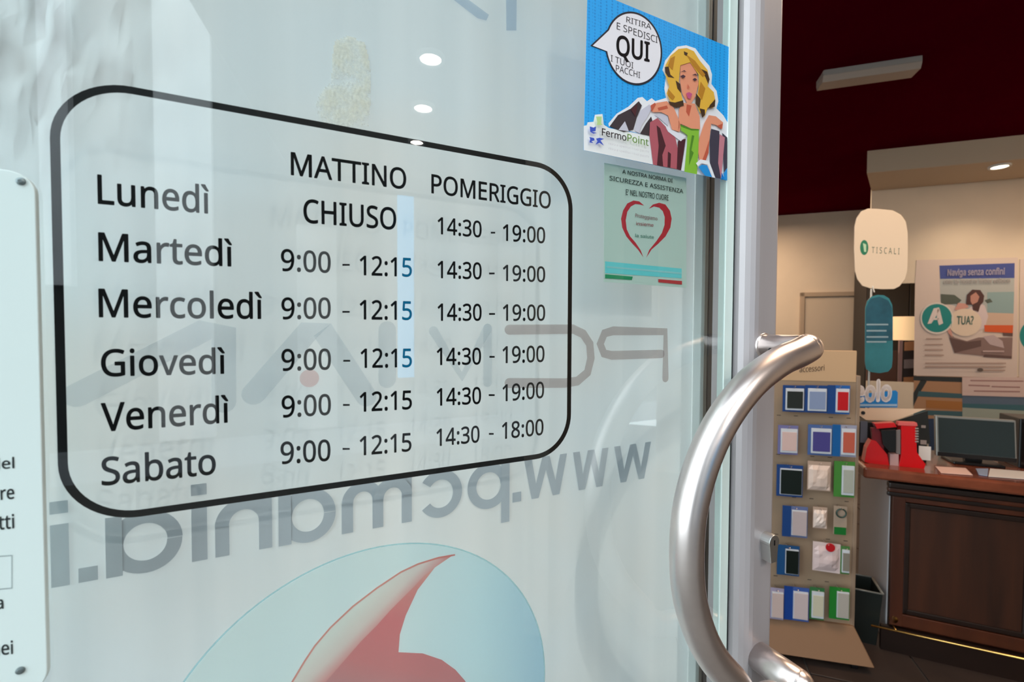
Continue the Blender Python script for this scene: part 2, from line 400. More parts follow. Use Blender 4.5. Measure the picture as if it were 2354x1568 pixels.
# ------------------------------------------------------------------ window film behind the leaf
FO = -.055                                              # film lies this far behind the glass
FP = Plane(G.o + G.n * FO, G.e)
def film_mat():
    m = bpy.data.materials.new('milky window film'); m.use_nodes = True; n, l = m.node_tree.nodes, m.node_tree.links; b = n['Principled BSDF']
    tc = n.new('ShaderNodeTexCoord'); mp = n.new('ShaderNodeMapping'); nz = n.new('ShaderNodeTexNoise'); nz.inputs['Scale'].default_value = 22
    mp.inputs['Rotation'].default_value = (0, 0, -math.atan2(G.e.y, G.e.x)); mp.inputs['Scale'].default_value = (1, 1, .012); nz.inputs['Detail'].default_value = 6
    l.new(tc.outputs['Object'], mp.inputs[0]); l.new(mp.outputs[0], nz.inputs['Vector'])
    n2 = n.new('ShaderNodeTexNoise'); n2.inputs['Scale'].default_value = 5; l.new(tc.outputs['Object'], n2.inputs['Vector'])
    cr = n.new('ShaderNodeValToRGB'); l.new(nz.outputs[0], cr.inputs[0])
    cr.color_ramp.elements[0].position = .3; cr.color_ramp.elements[0].color = (*lin((222, 230, 232)), 1)
    cr.color_ramp.elements[1].position = .7; cr.color_ramp.elements[1].color = (*lin((238, 243, 244)), 1)
    c2 = n.new('ShaderNodeValToRGB'); l.new(n2.outputs[0], c2.inputs[0])
    c2.color_ramp.elements[0].position = .35; c2.color_ramp.elements[0].color = (1, .965, .93, 1)
    c2.color_ramp.elements[1].position = .65; c2.color_ramp.elements[1].color = (.95, .985, 1, 1)
    mx = n.new('ShaderNodeMix'); mx.data_type = 'RGBA'; mx.blend_type = 'MULTIPLY'; mx.inputs[0].default_value = 1
    l.new(cr.outputs[0], mx.inputs[6]); l.new(c2.outputs[0], mx.inputs[7]); l.new(mx.outputs[2], b.inputs['Base Color'])
    b.inputs['Roughness'].default_value = .55; b.inputs['Specular IOR Level'].default_value = .2
    tr = n.new('ShaderNodeBsdfTranslucent'); ms = n.new('ShaderNodeMixShader'); ms.inputs[0].default_value = .35; l.new(mx.outputs[2], tr.inputs[0])
    l.new(b.outputs[0], ms.inputs[1]); l.new(tr.outputs[0], ms.inputs[2]); l.new(ms.outputs[0], n['Material Output'].inputs[0])
    return m
M_film = film_mat()
win = thing('window_1', 'window pane covered with milky film behind the door leaf', None, FP.P(FP.sz(700, 784)[0], 0), kind='structure')
fs0 = FP.sz(-420, 784)[0]; fs1 = FP.sz(1592, 784)[0]
nx, nz_ = 170, 150
def wr(a, z):                                           # creased plastic towards the upper left
    s_ = (a - FP.sz(0, 784)[0]); top = FP.sz(0, 330)[1]
    k = max(0, min(1, (z - top + .05) / .12)) * max(0, min(1, (.13 - s_) / .10))
    f = abs(math.sin(a * 61 + z * 83 + 1.7 * math.sin(z * 47))) + .7 * abs(math.sin(a * 117 - z * 61 + 2 * math.sin(a * 35)))
    f += .5 * abs(math.sin(a * 260 + z * 190 + 3 * math.sin(z * 90)))
    return k * f * .009
vs = []; fs = []
za_, zb2 = .25, 2.05
for i in range(nx + 1):
    for j in range(nz_ + 1):
        a = fs0 + (fs1 - fs0) * i / nx; z = za_ + (zb2 - za_) * j / nz_
        vs.append(FP.P(a, z, wr(a, z)))
for i in range(nx):
    for j in range(nz_):
        k = i * (nz_ + 1) + j; fs.append((k, k + nz_ + 1, k + nz_ + 2, k + 1))
mesh('window_film', vs, fs, M_film, win, smooth=True)
# frame profiles at the end of the window
for i, (x0, x1, c, dd) in enumerate(((1593, 1602, (196, 202, 200), .012), (1602, 1626, (160, 168, 166), 0), (1626, 1637, (122, 128, 126), -.008), (1637, 1646, (100, 106, 106), -.016), (1646, 1690, (118, 120, 122), -.012))):
    a0 = FP.sz(x0, 784)[0]; a1 = FP.sz(x1, 784)[0]
    box('frame_profile', FP.P(a0, .1, -.04 + dd), FP.e * (a1 - a0), FP.n * .04, Z * 2.1, mat('frame grey %d' % i, c, .45), win, bevel=.001)
# bright caustic on the film, put in as a creased cream patch
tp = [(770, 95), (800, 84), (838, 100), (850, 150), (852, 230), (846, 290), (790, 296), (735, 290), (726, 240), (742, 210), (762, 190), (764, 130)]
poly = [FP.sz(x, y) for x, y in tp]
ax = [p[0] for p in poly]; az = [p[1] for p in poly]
def inside(a, z):
    c = False; n = len(poly)
    for i in range(n):
        x1, y1 = poly[i]; x2, y2 = poly[i - 1]
        if (y1 > z) != (y2 > z) and a < (x2 - x1) * (z - y1) / (y2 - y1) + x1: c = not c
    return c
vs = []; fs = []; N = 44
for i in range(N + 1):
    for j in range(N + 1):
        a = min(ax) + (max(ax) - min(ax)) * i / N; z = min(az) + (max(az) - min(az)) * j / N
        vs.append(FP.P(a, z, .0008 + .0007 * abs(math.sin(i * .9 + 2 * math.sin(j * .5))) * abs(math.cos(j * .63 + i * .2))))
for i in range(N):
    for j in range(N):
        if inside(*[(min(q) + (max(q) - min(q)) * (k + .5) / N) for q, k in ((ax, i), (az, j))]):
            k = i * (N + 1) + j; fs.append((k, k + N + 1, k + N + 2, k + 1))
def light_patch_mat():
    m = bpy.data.materials.new('creased light patch'); m.use_nodes = True
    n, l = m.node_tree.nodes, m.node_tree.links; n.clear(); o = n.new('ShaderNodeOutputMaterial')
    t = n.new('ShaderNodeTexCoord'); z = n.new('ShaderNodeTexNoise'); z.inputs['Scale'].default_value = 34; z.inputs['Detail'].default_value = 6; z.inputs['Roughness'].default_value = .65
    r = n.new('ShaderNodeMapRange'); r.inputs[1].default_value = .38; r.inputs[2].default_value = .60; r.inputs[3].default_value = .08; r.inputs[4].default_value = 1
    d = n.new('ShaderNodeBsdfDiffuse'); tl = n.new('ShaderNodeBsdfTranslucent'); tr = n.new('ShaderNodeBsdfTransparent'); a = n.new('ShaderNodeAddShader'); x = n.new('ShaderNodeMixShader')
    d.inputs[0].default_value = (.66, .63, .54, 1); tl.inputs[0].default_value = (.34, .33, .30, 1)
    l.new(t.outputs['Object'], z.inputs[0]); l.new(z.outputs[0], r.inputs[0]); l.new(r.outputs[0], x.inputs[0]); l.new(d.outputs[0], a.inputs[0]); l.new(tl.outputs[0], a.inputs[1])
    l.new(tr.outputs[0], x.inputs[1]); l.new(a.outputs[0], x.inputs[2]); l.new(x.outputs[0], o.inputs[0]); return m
tag(mesh('light_patch', vs, fs, light_patch_mat(), smooth=True), 'creased cream patch painted as a pool of light on the film above the word for morning', 'painted light')

def translucent(m, f=.35):                              # ink printed on the milky film lets the same share of light through
    n, l = m.node_tree.nodes, m.node_tree.links; b = n['Principled BSDF']; t = n.new('ShaderNodeBsdfTranslucent'); x = n.new('ShaderNodeMixShader'); x.inputs[0].default_value = f
    if b.inputs['Base Color'].links: l.new(b.inputs['Base Color'].links[0].from_socket, t.inputs[0])
    else: t.inputs[0].default_value = b.inputs['Base Color'].default_value
    l.new(b.outputs[0], x.inputs[1]); l.new(t.outputs[0], x.inputs[2]); l.new(x.outputs[0], n['Material Output'].inputs[0]); return m
def ink_film(m, share):                                  # see-through ink: part filters what is behind, part reflects
    n, l = m.node_tree.nodes, m.node_tree.links; b = n['Principled BSDF']; t = n.new('ShaderNodeBsdfTransparent'); x = n.new('ShaderNodeMixShader'); x.inputs[0].default_value = share
    if b.inputs['Base Color'].links: l.new(b.inputs['Base Color'].links[0].from_socket, t.inputs[0])
    else: t.inputs[0].default_value = b.inputs['Base Color'].default_value
    l.new(t.outputs[0], x.inputs[1]); l.new(b.outputs[0], x.inputs[2]); l.new(x.outputs[0], n['Material Output'].inputs[0]); return m
# ---- mirrored web address on the film
M_grey = mat('grey ink', (192, 200, 206), .55, noise=.05, scale=14)
web = thing('web_address_lettering', 'large grey web address in mirror writing under the opening hours', 'lettering', FP.pt(700, 1250))
zb0 = FP.sz(245, 1327)[1]; zx0 = FP.sz(1492, 1015)[1]; X = zx0 - zb0
def glyph(name, x0, x1, shapes):
    a0 = FP.sz(x0, 1150)[0]; a1 = FP.sz(x1, 1150)[0]; w_ = a1 - a0
    polys = shapes(w_ / X)
    flat(name, FP, [[(a0 + x * X, zb0 + z * X) for x, z in p] for p in polys], .0012, M_grey, web, szcoords=True, inc=.00003)
T = .215
def g_w(w_):
    k = T * .95; q = w_ / 4
    P = [(0, 1), (q + .03, 0), (2 * q, 1), (3 * q - .03, 0), (4 * q, 1)]
    return [[(0, 1), (k, 1), (q + k * .5, 0), (q - k * .45, 0)], [(2 * q - k * .5, 1), (2 * q + k * .5, 1), (q + k * .5, 0), (q - k * .35, 0)],
            [(2 * q - k * .5, 1), (2 * q + k * .5, 1), (3 * q + k * .35, 0), (3 * q - k * .5, 0)], [(4 * q - k, 1), (4 * q, 1), (3 * q + k * .45, 0), (3 * q - k * .5, 0)]]
def ring(cx, cz, rx, rz, t, a0=0, a1=360, n=36):
    o = arc(cx, cz, rx, rz, a0, a1, n); i = arc(cx, cz, rx - t, rz - t, a0, a1, n)
    return [[o[k], o[k + 1], i[k + 1], i[k]] for k in range(n)]
def rect(x0, z0, x1, z1): return [[(x0, z0), (x1, z0), (x1, z1), (x0, z1)]]
g_dot = lambda w_: rect(0, 0, w_, .235)
g_p = lambda w_: ring(w_ / 2 - .01, .5, w_ / 2, .53, T) + rect(w_ - T, -.42, w_, 1)
g_c = lambda w_: ring(w_ / 2, .5, w_ / 2, .53, T, -145, 145)
g_a = lambda w_: ring(w_ / 2 + .01, .5, w_ / 2, .53, T) + rect(0, 0, T, 1)
def g_n(w_): return rect(w_ - T, 0, w_, 1) + rect(0, 0, T, .55) + ring(w_ / 2, .55, w_ / 2, .47, T, 0, 180)
def g_m(w_):
    h_ = (w_ + T) / 2
    return rect(w_ - T, 0, w_, 1) + rect(0, 0, T, .6) + rect(h_ - T, 0, h_, .6) + ring(h_ / 2, .6, h_ / 2, .42, T, 0, 180) + ring(w_ - h_ / 2, .6, h_ / 2, .42, T, 0, 180)
g_i = lambda w_: rect(0, 0, w_, 1) + rect(0, 1.17, w_, 1.37)
def g_t(w_): return rect(w_ * .28, 0, w_ * .28 + T, 1.37) + rect(0, .8, w_, 1)
for nm, x0, x1, g in (('letter', 1409, 1493, g_w), ('letter', 1315, 1396, g_w), ('letter', 1203, 1301, g_w), ('letter', 1177, 1197, g_dot),
                      ('letter', 1074, 1169, g_p), ('letter', 960, 1061, g_c), ('letter', 785, 946, g_m), ('letter', 640, 770, g_a),
                      ('letter', 494, 625, g_n), ('letter', 440, 476, g_i), ('letter', 243, 418, g_a), ('letter', 178, 223, g_dot), ('letter', 115, 158, g_i), ('letter', 10, 100, g_t)):
    glyph(nm, x0, x1, g)
# ---- mirrored shop name
M_grey2 = ink_film(mat('faint brown grey ink', (222, 214, 212), .55), .12)
M_grey3 = ink_film(mat('fainter grey ink', (240, 243, 245), .55), .10)
nm_ = thing('shop_name_lettering', 'faint grey shop name in mirror writing across the middle of the film', 'lettering', FP.pt(900, 900))
z3 = lambda x, y: (80 + x / 1.5286, 650 + y / 1.5286)
def strokes(name, lines, wd, m, parent, off=.0010):
    polys = []
    for ln in lines:
        polys += ribbon([FP.sz(*z3(x, y)) for x, y in ln], wd)
    return flat(name, FP, polys, off, m, parent, szcoords=True)
wz = (FP.sz(1450, 751)[1] - FP.sz(1450, 771)[1])
strokes('letter', [[(2214, 335), (2214, 172), (2030, 169), (2000, 178), (1985, 215), (1998, 248), (2025, 255), (2200, 250)]], wz, M_grey2, nm_)
strokes('letter', [[(1665, 165), (1890, 163), (1925, 180), (1948, 215), (1952, 265), (1940, 315), (1905, 345), (1860, 352), (1665, 352)]], wz, M_grey2, nm_, .0012)
strokes('letter', [[(1590, 160), (1590, 350)], [(1590, 160), (1500, 330), (1400, 170)]], wz * .9, M_grey3, nm_)
strokes('letter', [[(770, 390), (965, 165), (1010, 165), (1165, 400)]], wz * 1.7, M_grey3, nm_, .0009)
strokes('letter', [[(150, 395), (600, 165), (665, 165), (665, 420)]], wz * 1.6, M_grey3, nm_, .0008)
strokes('letter', [[(1238, 165), (1238, 340)]], wz * 1.5, M_grey3, nm_)
dx, dy = z3(965, 335); a_, z_ = FP.sz(dx, dy)
flat('dot', FP, [arc(a_, z_, .0075, .0075, 0, 350, 28)], .0014, ink_film(mat('faint red ink', (246, 224, 222), .55), .1), nm_, szcoords=True)
up_ = thing('upper_lettering', 'blue grey mirror written strokes cut off at the top of the film', 'lettering', FP.pt(1100, 40))
M_bg = ink_film(mat('blue grey ink', (220, 230, 240), .55), .12)
flat('stroke', FP, [[(1028, -12), (1062, -12), (1124, 34), (1118, 47), (1098, 42)]], .0012, M_bg, up_)
flat('stroke', FP, [[(1163, -30), (1188, -30), (1187, 70), (1164, 70)]], .0012, M_bg, up_)

# ---- round logo on the film
z5 = lambda x, y: (700 + x / 2.5367, 950 + y / 2.5367)
pts = [FP.sz(x, y) for x, y in ((424, 1568), (560, 1420), (700, 1315), (800, 1271), (921, 1248), (1055, 1261), (1134, 1309), (1212, 1395), (1252, 1482))]
import numpy as np
A_ = np.array([[2 * a, 2 * z, 1] for a, z in pts]); b_ = np.array([a * a + z * z for a, z in pts])
ca, cz, cc = np.linalg.lstsq(A_, b_, rcond=None)[0]; cr_ = math.sqrt(cc + ca * ca + cz * cz)
logo = thing('round_logo', 'big pale blue disc with a red comma shape, cut off by the bottom edge', 'logo', FP.P(ca, cz - cr_))
def grad(name, cols, p0, p1, rough=.5):                 # printed colour gradient between two points of the film
    m = bpy.data.materials.new(name); m.use_nodes = True; n, l = m.node_tree.nodes, m.node_tree.links; b = n['Principled BSDF']
    b.inputs['Roughness'].default_value = rough; b.inputs['Specular IOR Level'].default_value = .2
    g = n.new('ShaderNodeNewGeometry'); sub = n.new('ShaderNodeVectorMath'); sub.operation = 'SUBTRACT'; dt = n.new('ShaderNodeVectorMath'); dt.operation = 'DOT_PRODUCT'
    d = p1 - p0; sub.inputs[1].default_value = p0; dt.inputs[1].default_value = d / d.length_squared
    cr = n.new('ShaderNodeValToRGB'); l.new(g.outputs['Position'], sub.inputs[0]); l.new(sub.outputs[0], dt.inputs[0]); l.new(dt.outputs['Value'], cr.inputs[0]); l.new(cr.outputs[0], b.inputs['Base Color'])
    e = cr.color_ramp.elements
    e[0].position = cols[0][0]; e[0].color = (*lin(cols[0][1]), 1); e[1].position = cols[-1][0]; e[1].color = (*lin(cols[-1][1]), 1)
    for p, c in cols[1:-1]: q = e.new(p); q.color = (*lin(c), 1)
    return m
flat('rim', FP, ribbon(arc(ca, cz, cr_, cr_, 0, 357, 120), .0014, closed=True), .0006, ink_film(mat('rim ink', (205, 238, 242), .5), .25), logo, szcoords=True)
flat('disc', FP, [arc(ca, cz, cr_ - .0007, cr_ - .0007, 0, 358, 120)], .0010,
     ink_film(grad('disc print', [(0, (244, 255, 253)), (.55, (242, 255, 255)), (.8, (226, 250, 255)), (1, (200, 232, 246))], FP.P(ca - cr_, cz), FP.P(ca + cr_, cz)), .5), logo, szcoords=True)
oL = [(875, 822), (780, 838), (660, 875), (560, 922), (420, 1015), (280, 1122), (150, 1245), (60, 1350), (0, 1440), (-90, 1590), (-150, 1800), (-150, 2000)]
bL = [(875, 822), (800, 868), (700, 945), (640, 1010), (500, 1150), (420, 1240), (330, 1330), (200, 1480), (60, 1640), (-40, 2000)]
rb = bL + [(60, 2240), (380, 2320), (700, 2240), (925, 2015), (1005, 1800), (980, 1650), (936, 1560), (880, 1496), (800, 1438), (690, 1401), (548, 1394), (556, 1290), (590, 1180), (660, 1030), (760, 900)]
flat('comma_edge', FP, ribbon([FP.sz(*z5(*p)) for p in oL], .0016, caps=False), .0016, ink_film(mat('comma edge ink', (250, 184, 176), .5), .3), logo, szcoords=True)
flat('comma_highlight', FP, [[z5(*p) for p in oL + bL[::-1][:-1]]], .0013, ink_film(grad('highlight print', [(0, (255, 250, 244)), (.55, (255, 236, 230)), (1, (250, 178, 176))], FP.pt(*z5(300, 1130), .0013), FP.pt(*z5(440, 1262), .0013)), .3), logo)
flat('comma_body', FP, [[z5(*p) for p in rb]], .0013, ink_film(grad('red print', [(0, (255, 206, 192)), (.2, (254, 186, 180)), (.5, (248, 164, 166)), (.8, (244, 170, 170)), (1, (232, 180, 180))],
     FP.pt(*z5(800, 850), .0013), FP.pt(*z5(420, 1650), .0013)), .3), logo)

# ------------------------------------------------------------------ opening hours on the inside face of the glass
TO = -GT - .0004
hours = thing('opening_hours_lettering', 'black opening hours table of six weekdays in a rounded black border', 'lettering', G.pt(700, 1180))
sl_, sr_ = G.sz(134.5, 650, TO)[0], G.sz(1309.5, 760, TO)[0]
zt1 = [G.sz(x, y, TO)[1] for x, y in ((351, 217), (500, 250), (800, 301), (997, 337), (1226, 376.6))]
zb1 = [G.sz(x, y, TO)[1] for x, y in ((306, 1182.5), (800, 1113), (1212, 1052.5))]
# the border is applied a touch out of true: interpolate its top and bottom edges
def ztop(a): t = (a - sl_) / (sr_ - sl_); return zt1[0] + (zt1[-1] - zt1[0]) * t
def zbot(a): t = (a - sl_) / (sr_ - sl_); return zb1[0] + (zb1[-1] - zb1[0]) * t
r = .0375
bp = []
for cxx, q0, top in ((sr_ - r, 0, 1), (sl_ + r, 90, 1), (sl_ + r, 180, 0), (sr_ - r, 270, 0)):
    base = (ztop(cxx) - r) if top else (zbot(cxx) + r)
    pts_ = arc(cxx, base, r, r, q0, q0 + 90, 14); bp += pts_
# straight sides need extra points only at the corners
flat('border', G, ribbon(bp, .0047, closed=True), TO, M_black, hours, szcoords=True)
words = [
 ('Lunedì', (224.5, 467.4), (480.5, 490.5), 402), ('Martedì', (226.5, 599), (534, 612), 535), ('Mercoledì', (227, 728.5), (602.5, 732.5), 664.5),
 ('Giovedì', (232.5, 865), (517.5, 858.5), 804), ('Venerdì', (232.5, 992), (525.5, 970.5), 928), ('Sabato', (233.5, 1116), (496.5, 1089), 1053),
 ('MATTINO', (668.5, 401.5), (934, 435), 350), ('CHIUSO', (697.5, 511), (911, 528), 458), ('POMERIGGIO', (991.5, 443.5), (1266, 480), 400.7)]
col1 = [('9:00', (646, 622), (760.5, 627), 573, '12:15', (827, 632), (947, 636), 588, (787, 804, 609)),
        ('9:00', (647, 733.5), (760.5, 731.5), 685, '12:15', (827, 733.8), (947, 735.2), 690, (787, 804, 717)),
        ('9:00', (647, 852), (761, 849), 803.5, '12:15', (829, 845.5), (947, 843.5), 802, (789, 805, 829.5)),
        ('9:00', (647.5, 959.5), (761, 953), 911, '12:15', (827, 946.5), (947, 940), 902.5, (788.5, 804, 931)),
        ('9:00', (645, 1066.5), (760, 1058.5), 1017, '12:15', (827, 1047), (946, 1036.5), 1004, (787.5, 804, 1032))]
f1 = lambda x, y: (980 + x / 5.6, 480 + y / 5.6)
f2 = lambda x, y: (980 + x / 5.2278, 760 + y / 5.2278)
def row(fn, l, r_, top, d, l2, r2, top2, b='19:00'):
    col1.append(('14:30', fn(*l), fn(*r_), fn(0, top)[1], b, fn(*l2), fn(*r2), fn(0, top2)[1], (fn(d[0], 0)[0], fn(d[1], 0)[0], fn(0, d[2])[1])))
row(f1, (145, 322), (712, 368), 108, (830, 887, 308), (985, 408), (1530, 443), 200)
row(f1, (145, 890), (712, 906), 672, (808, 880, 833), (985, 925), (1530, 943), 722)
row(f1, (145, 1440), (712, 1438), 1222, (808, 885, 1354), (985, 1440), (1530, 1438), 1233)
row(f2, (125, 413), (658, 405), 210, (758, 822, 316), (915, 390), (1420, 374), 192)
row(f2, (125, 902), (658, 878), 697, (750, 822, 776), (915, 850), (1415, 806), 652)
row(f2, (122, 1388), (640, 1340), 1185, (752, 810, 1242), (908, 1303), (1408, 1250), 1108, '18:00')
for b, l, r_, t in words: text('word', b, G, l, r_, t, TO, M_black, hours, bold=.012)
for b, l, r_, t, b2, l2, r2, t2, d in col1:
    text('time', b, G, l, r_, t, TO, M_black, hours, bold=.011); text('time', b2, G, l2, r2, t2, TO, M_black, hours, bold=.011)
    flat('dash', G, [[(d[0], d[2] - 2.2), (d[1], d[2] - 2), (d[1], d[2] + 2), (d[0], d[2] + 2.2)]], TO, M_black, hours)

# ------------------------------------------------------------------ cartoon sticker on the front of the glass
zz2 = lambda x, y: (1300 + x / 3.7327, y / 3.7327)
stk = thing('cartoon_sticker', 'bright blue square sticker with a cartoon blonde woman and a speech bubble', 'sticker', G.pt(1510, 400))
def blue_mat():
    m = mat('sticker blue', (22, 168, 248), .45)
    n, l = m.node_tree.nodes, m.node_tree.links; b = n['Principled BSDF']
    t = n.new('ShaderNodeTexCoord'); v = n.new('ShaderNodeTexVoronoi'); v.inputs['Scale'].default_value = 330; v.inputs['Randomness'].default_value = .15
    c = n.new('ShaderNodeValToRGB'); l.new(t.outputs['Object'], v.inputs['Vector']); l.new(v.outputs['Distance'], c.inputs[0]); l.new(c.outputs[0], b.inputs['Base Color'])
    c.color_ramp.elements[0].position = .2; c.color_ramp.elements[0].color = (*lin((10, 140, 225)), 1); c.color_ramp.elements[1].position = .45; c.color_ramp.elements[1].color = (*lin((24, 172, 250)), 1)
    return m
bgq = [(1342, 345), (1672, 415), (1678, 109), (1351, -26)]
pts = [G.pt(x, y, .0004) for x, y in bgq]
prism('backing', pts, -G.n * .0003, blue_mat(), stk)
SK = {}
def sc(c): return mat('sticker ink %d %d %d' % c, c, .45)
lay = [.0004]
def ink(name, polys, c, conv=zz2, pl=G, parent=stk, step=.00012):
    lay[0] += step
    for q in polys: o_ = flat(name, pl, [[conv(*p) for p in q]], lay[0], sc(c), parent)
    return o_
ink('cut_out', [[(372, 1085), (368, 1060), (440, 975), (540, 915), (620, 840), (660, 832), (700, 868), (740, 842), (770, 868), (862, 840), (848, 760), (860, 660), (832, 600), (855, 520), (915, 445), (960, 400), (1035, 388), (1115, 415), (1165, 485), (1235, 565), (1258, 640), (1252, 720), (1297, 780), (1312, 870), (1295, 930), (1355, 990), (1390, 1050), (1400, 1180), (1392, 1549), (1370, 1545), (1340, 1480), (1330, 1537), (750, 1414), (750, 1170)]], (250, 248, 252))
ink('footer', [[(157, 1080), (182, 1075), (190, 1050), (240, 1045), (252, 985), (318, 978), (328, 1070), (372, 1098), (752, 1170), (752, 1412), (157, 1288)]], (250, 250, 250))
# speech bubble
def bub(sc_):
    o = []
    for t in range(0, 360, 6):
        if 168 < t < 204: continue
        x = 240 * sc_ * math.cos(math.radians(t)); y = 308 * sc_ * math.sin(math.radians(t)); o.append((585 + x, 415 + y + .16 * x, t))
    o = [(x, y) for x, y, t in o]
    k = next(i for i, t in enumerate([t for t in range(0, 360, 6) if not 168 < t < 204]) if t >= 204)
    return o[:k] + [(585 - 372 * (sc_ - .02) , 392)] + o[k:]
ink('bubble_outline', [bub(1.02)], (12, 18, 40)); ink('speech_bubble', [bub(.965)], (250, 244, 250))
lay[0] += .0001
for b, l, r_, t, bo in (('RITIRA', (522, 190), (735, 255), 140, 0), ('E SPEDISCI', (440, 250), (790, 370), 190, 0), ('QUI', (435, 468), (722, 528), 300, .02), ('I TUOI', (388, 525), (582, 590), 470, 0), ('PACCHI', (432, 610), (640, 672), 555, 0)):
    text('word', b, G, zz2(*l), zz2(*r_), zz2(0, t)[1], lay[0], sc((28, 24, 36)), stk, bold=bo)
ink('jacket', [[(378, 1085), (450, 988), (560, 932), (628, 868), (655, 905), (612, 1010), (582, 1112), (500, 1132)], [(640, 1148), (690, 1060), (735, 1000), (760, 1090), (745, 1170)]], (58, 46, 54))
ink('jacket_trim', [[(455, 1115), (510, 1040), (545, 1128)], [(590, 1118), (640, 950), (720, 895), (742, 925), (700, 1010), (650, 1080), (635, 1145)], [(760, 985), (885, 970), (880, 1080), (800, 1010)]], (214, 210, 224))
ink('coat', [[(725, 1050), (790, 1012), (862, 1090), (942, 1180), (965, 1280), (962, 1452), (752, 1412), (720, 1160)]], (186, 92, 104))
ink('coat_fold', [[(782, 1075), (812, 1100), (860, 1250), (830, 1330), (838, 1428), (785, 1418), (800, 1250)], [(880, 1300), (905, 1320), (900, 1440), (875, 1434)], [(965, 1210), (1032, 1190), (990, 1462), (955, 1450)], [(560, 940), (620, 890), (600, 1000)]], (74, 26, 38))
ink('lapel', [[(860, 1092), (1035, 1168), (990, 1212), (880, 1130)], [(1040, 1195), (1050, 1195), (1022, 1470), (992, 1464)]], (240, 238, 246))
ink('far_coat', [[(1250, 1105), (1320, 1125), (1332, 1535), (1288, 1526), (1240, 1400), (1238, 1220)], [(1345, 1140), (1388, 1180), (1388, 1440), (1360, 1480)]], (66, 60, 76))
ink('far_scarf', [[(1322, 1150), (1368, 1180), (1352, 1350), (1335, 1535), (1310, 1400)]], (206, 130, 142))
ink('skin', [[(735, 935), (780, 882), (870, 868), (930, 925), (962, 1000), (988, 1080), (980, 1132), (915, 1112), (880, 992), (820, 962), (750, 962)],
             [(1000, 880), (1110, 890), (1152, 1000), (1155, 1112), (1080, 1104), (988, 1062), (965, 1130), (975, 940)],
             [(985, 560), (1060, 525), (1120, 600), (1142, 720), (1112, 832), (1076, 892), (1042, 882), (1000, 800), (983, 700)],
             [(1150, 1182), (1190, 1060), (1230, 988), (1290, 998), (1352, 1050), (1346, 1105), (1290, 1072), (1250, 1062), (1236, 1200), (1226, 1300), (1192, 1402), (1150, 1372), (1133, 1270)]], (244, 156, 122))
ink('skin_shade', [[(1040, 895), (1082, 905), (1060, 1000), (1035, 960)], [(790, 925), (870, 905), (880, 930), (800, 950)], [(1205, 1290), (1232, 1200), (1228, 1310), (1195, 1400), (1170, 1385)], [(730, 905), (770, 880), (775, 900), (740, 960)], [(1300, 1080), (1350, 1060), (1340, 1110)]], (205, 92, 66))
ink('dress', [[(985, 1068), (1080, 1106), (1146, 1112), (1140, 1300), (1128, 1496), (1020, 1474), (1042, 1250), (1046, 1160), (990, 1120)]], (140, 196, 58))
ink('dress_fold', [[(1085, 1160), (1105, 1165), (1080, 1290), (1100, 1310), (1060, 1420), (1065, 1280)], [(985, 1068), (1080, 1104), (1146, 1108), (1146, 1118), (1080, 1118), (990, 1084)]], (82, 140, 34))
ink('hair', [[(858, 560), (900, 480), (970, 420), (1040, 412), (1102, 440), (1152, 520), (1218, 600), (1235, 680), (1218, 740), (1272, 790), (1287, 870), (1266, 926), (1222, 922), (1192, 1002), (1150, 960), (1118, 880), (1142, 760), (1142, 640), (1070, 535), (985, 560), (972, 700), (988, 790), (1012, 880), (962, 905), (900, 872), (868, 800), (890, 740), (858, 640)]], (240, 184, 62))
ink('hair_shade', [[(852, 575), (885, 570), (900, 640), (935, 670), (880, 660), (855, 620)], [(880, 870), (940, 880), (1010, 860), (1015, 905), (950, 925), (900, 900)], [(1160, 590), (1215, 615), (1237, 680), (1225, 720), (1200, 660)],
                   [(1240, 900), (1285, 850), (1282, 915), (1225, 930)], [(1150, 930), (1195, 940), (1198, 985), (1175, 1010)], [(945, 690), (985, 720), (992, 800), (960, 760)], [(1120, 800), (1160, 850), (1150, 930), (1115, 890)], [(1015, 440), (1050, 455), (1040, 480), (1020, 470)]], (66, 40, 18))
ink('hair_tone', [[(1040, 470), (1110, 520), (1200, 640), (1180, 660), (1100, 570)], [(1160, 700), (1200, 760), (1170, 860), (1140, 800)], [(880, 760), (940, 830), (920, 860), (880, 820)], [(900, 500), (940, 480), (920, 600), (880, 560)]], (196, 130, 28))
ink('eye', [[(985, 655), (1010, 640), (1032, 655), (1010, 672)], [(1090, 680), (1112, 668), (1130, 684), (1110, 696)], [(985, 620), (1020, 602), (1040, 618), (1015, 612)], [(1085, 645), (1115, 632), (1135, 652), (1112, 644)]], (70, 40, 60))
ink('mouth', [[(1035, 800), (1062, 790), (1088, 806), (1070, 850), (1048, 842)]], (206, 84, 132))
ink('nose', [[(1048, 720), (1066, 752), (1046, 756)]], (214, 110, 84))
ink('blue_patch', [[(1140, 1432), (1172, 1412), (1216, 1420), (1258, 1520), (1198, 1508)], [(1355, 1490), (1388, 1440), (1388, 1549), (1362, 1543)]], (28, 150, 226))
ink('cuff', [[(1120, 1400), (1158, 1368), (1232, 1382), (1285, 1526), (1262, 1522), (1222, 1410), (1165, 1402), (1136, 1428)]], (248, 248, 252))
ink('emblem', [[(208, 1085), (240, 1095), (262, 1085), (258, 1125), (225, 1130), (268, 1140), (240, 1148), (212, 1130)], [(205, 1175), (245, 1185), (250, 1205), (222, 1212), (240, 1228), (206, 1222), (212, 1195)], [(262, 1190), (292, 1182), (332, 1192), (300, 1205), (330, 1250), (292, 1225), (258, 1240), (275, 1212)]], (56, 86, 200))
ink('figure', [[(262, 1000), (312, 1000), (306, 1060), (320, 1072), (268, 1072), (274, 1050)]], (196, 226, 150))
lay[0] += .0001
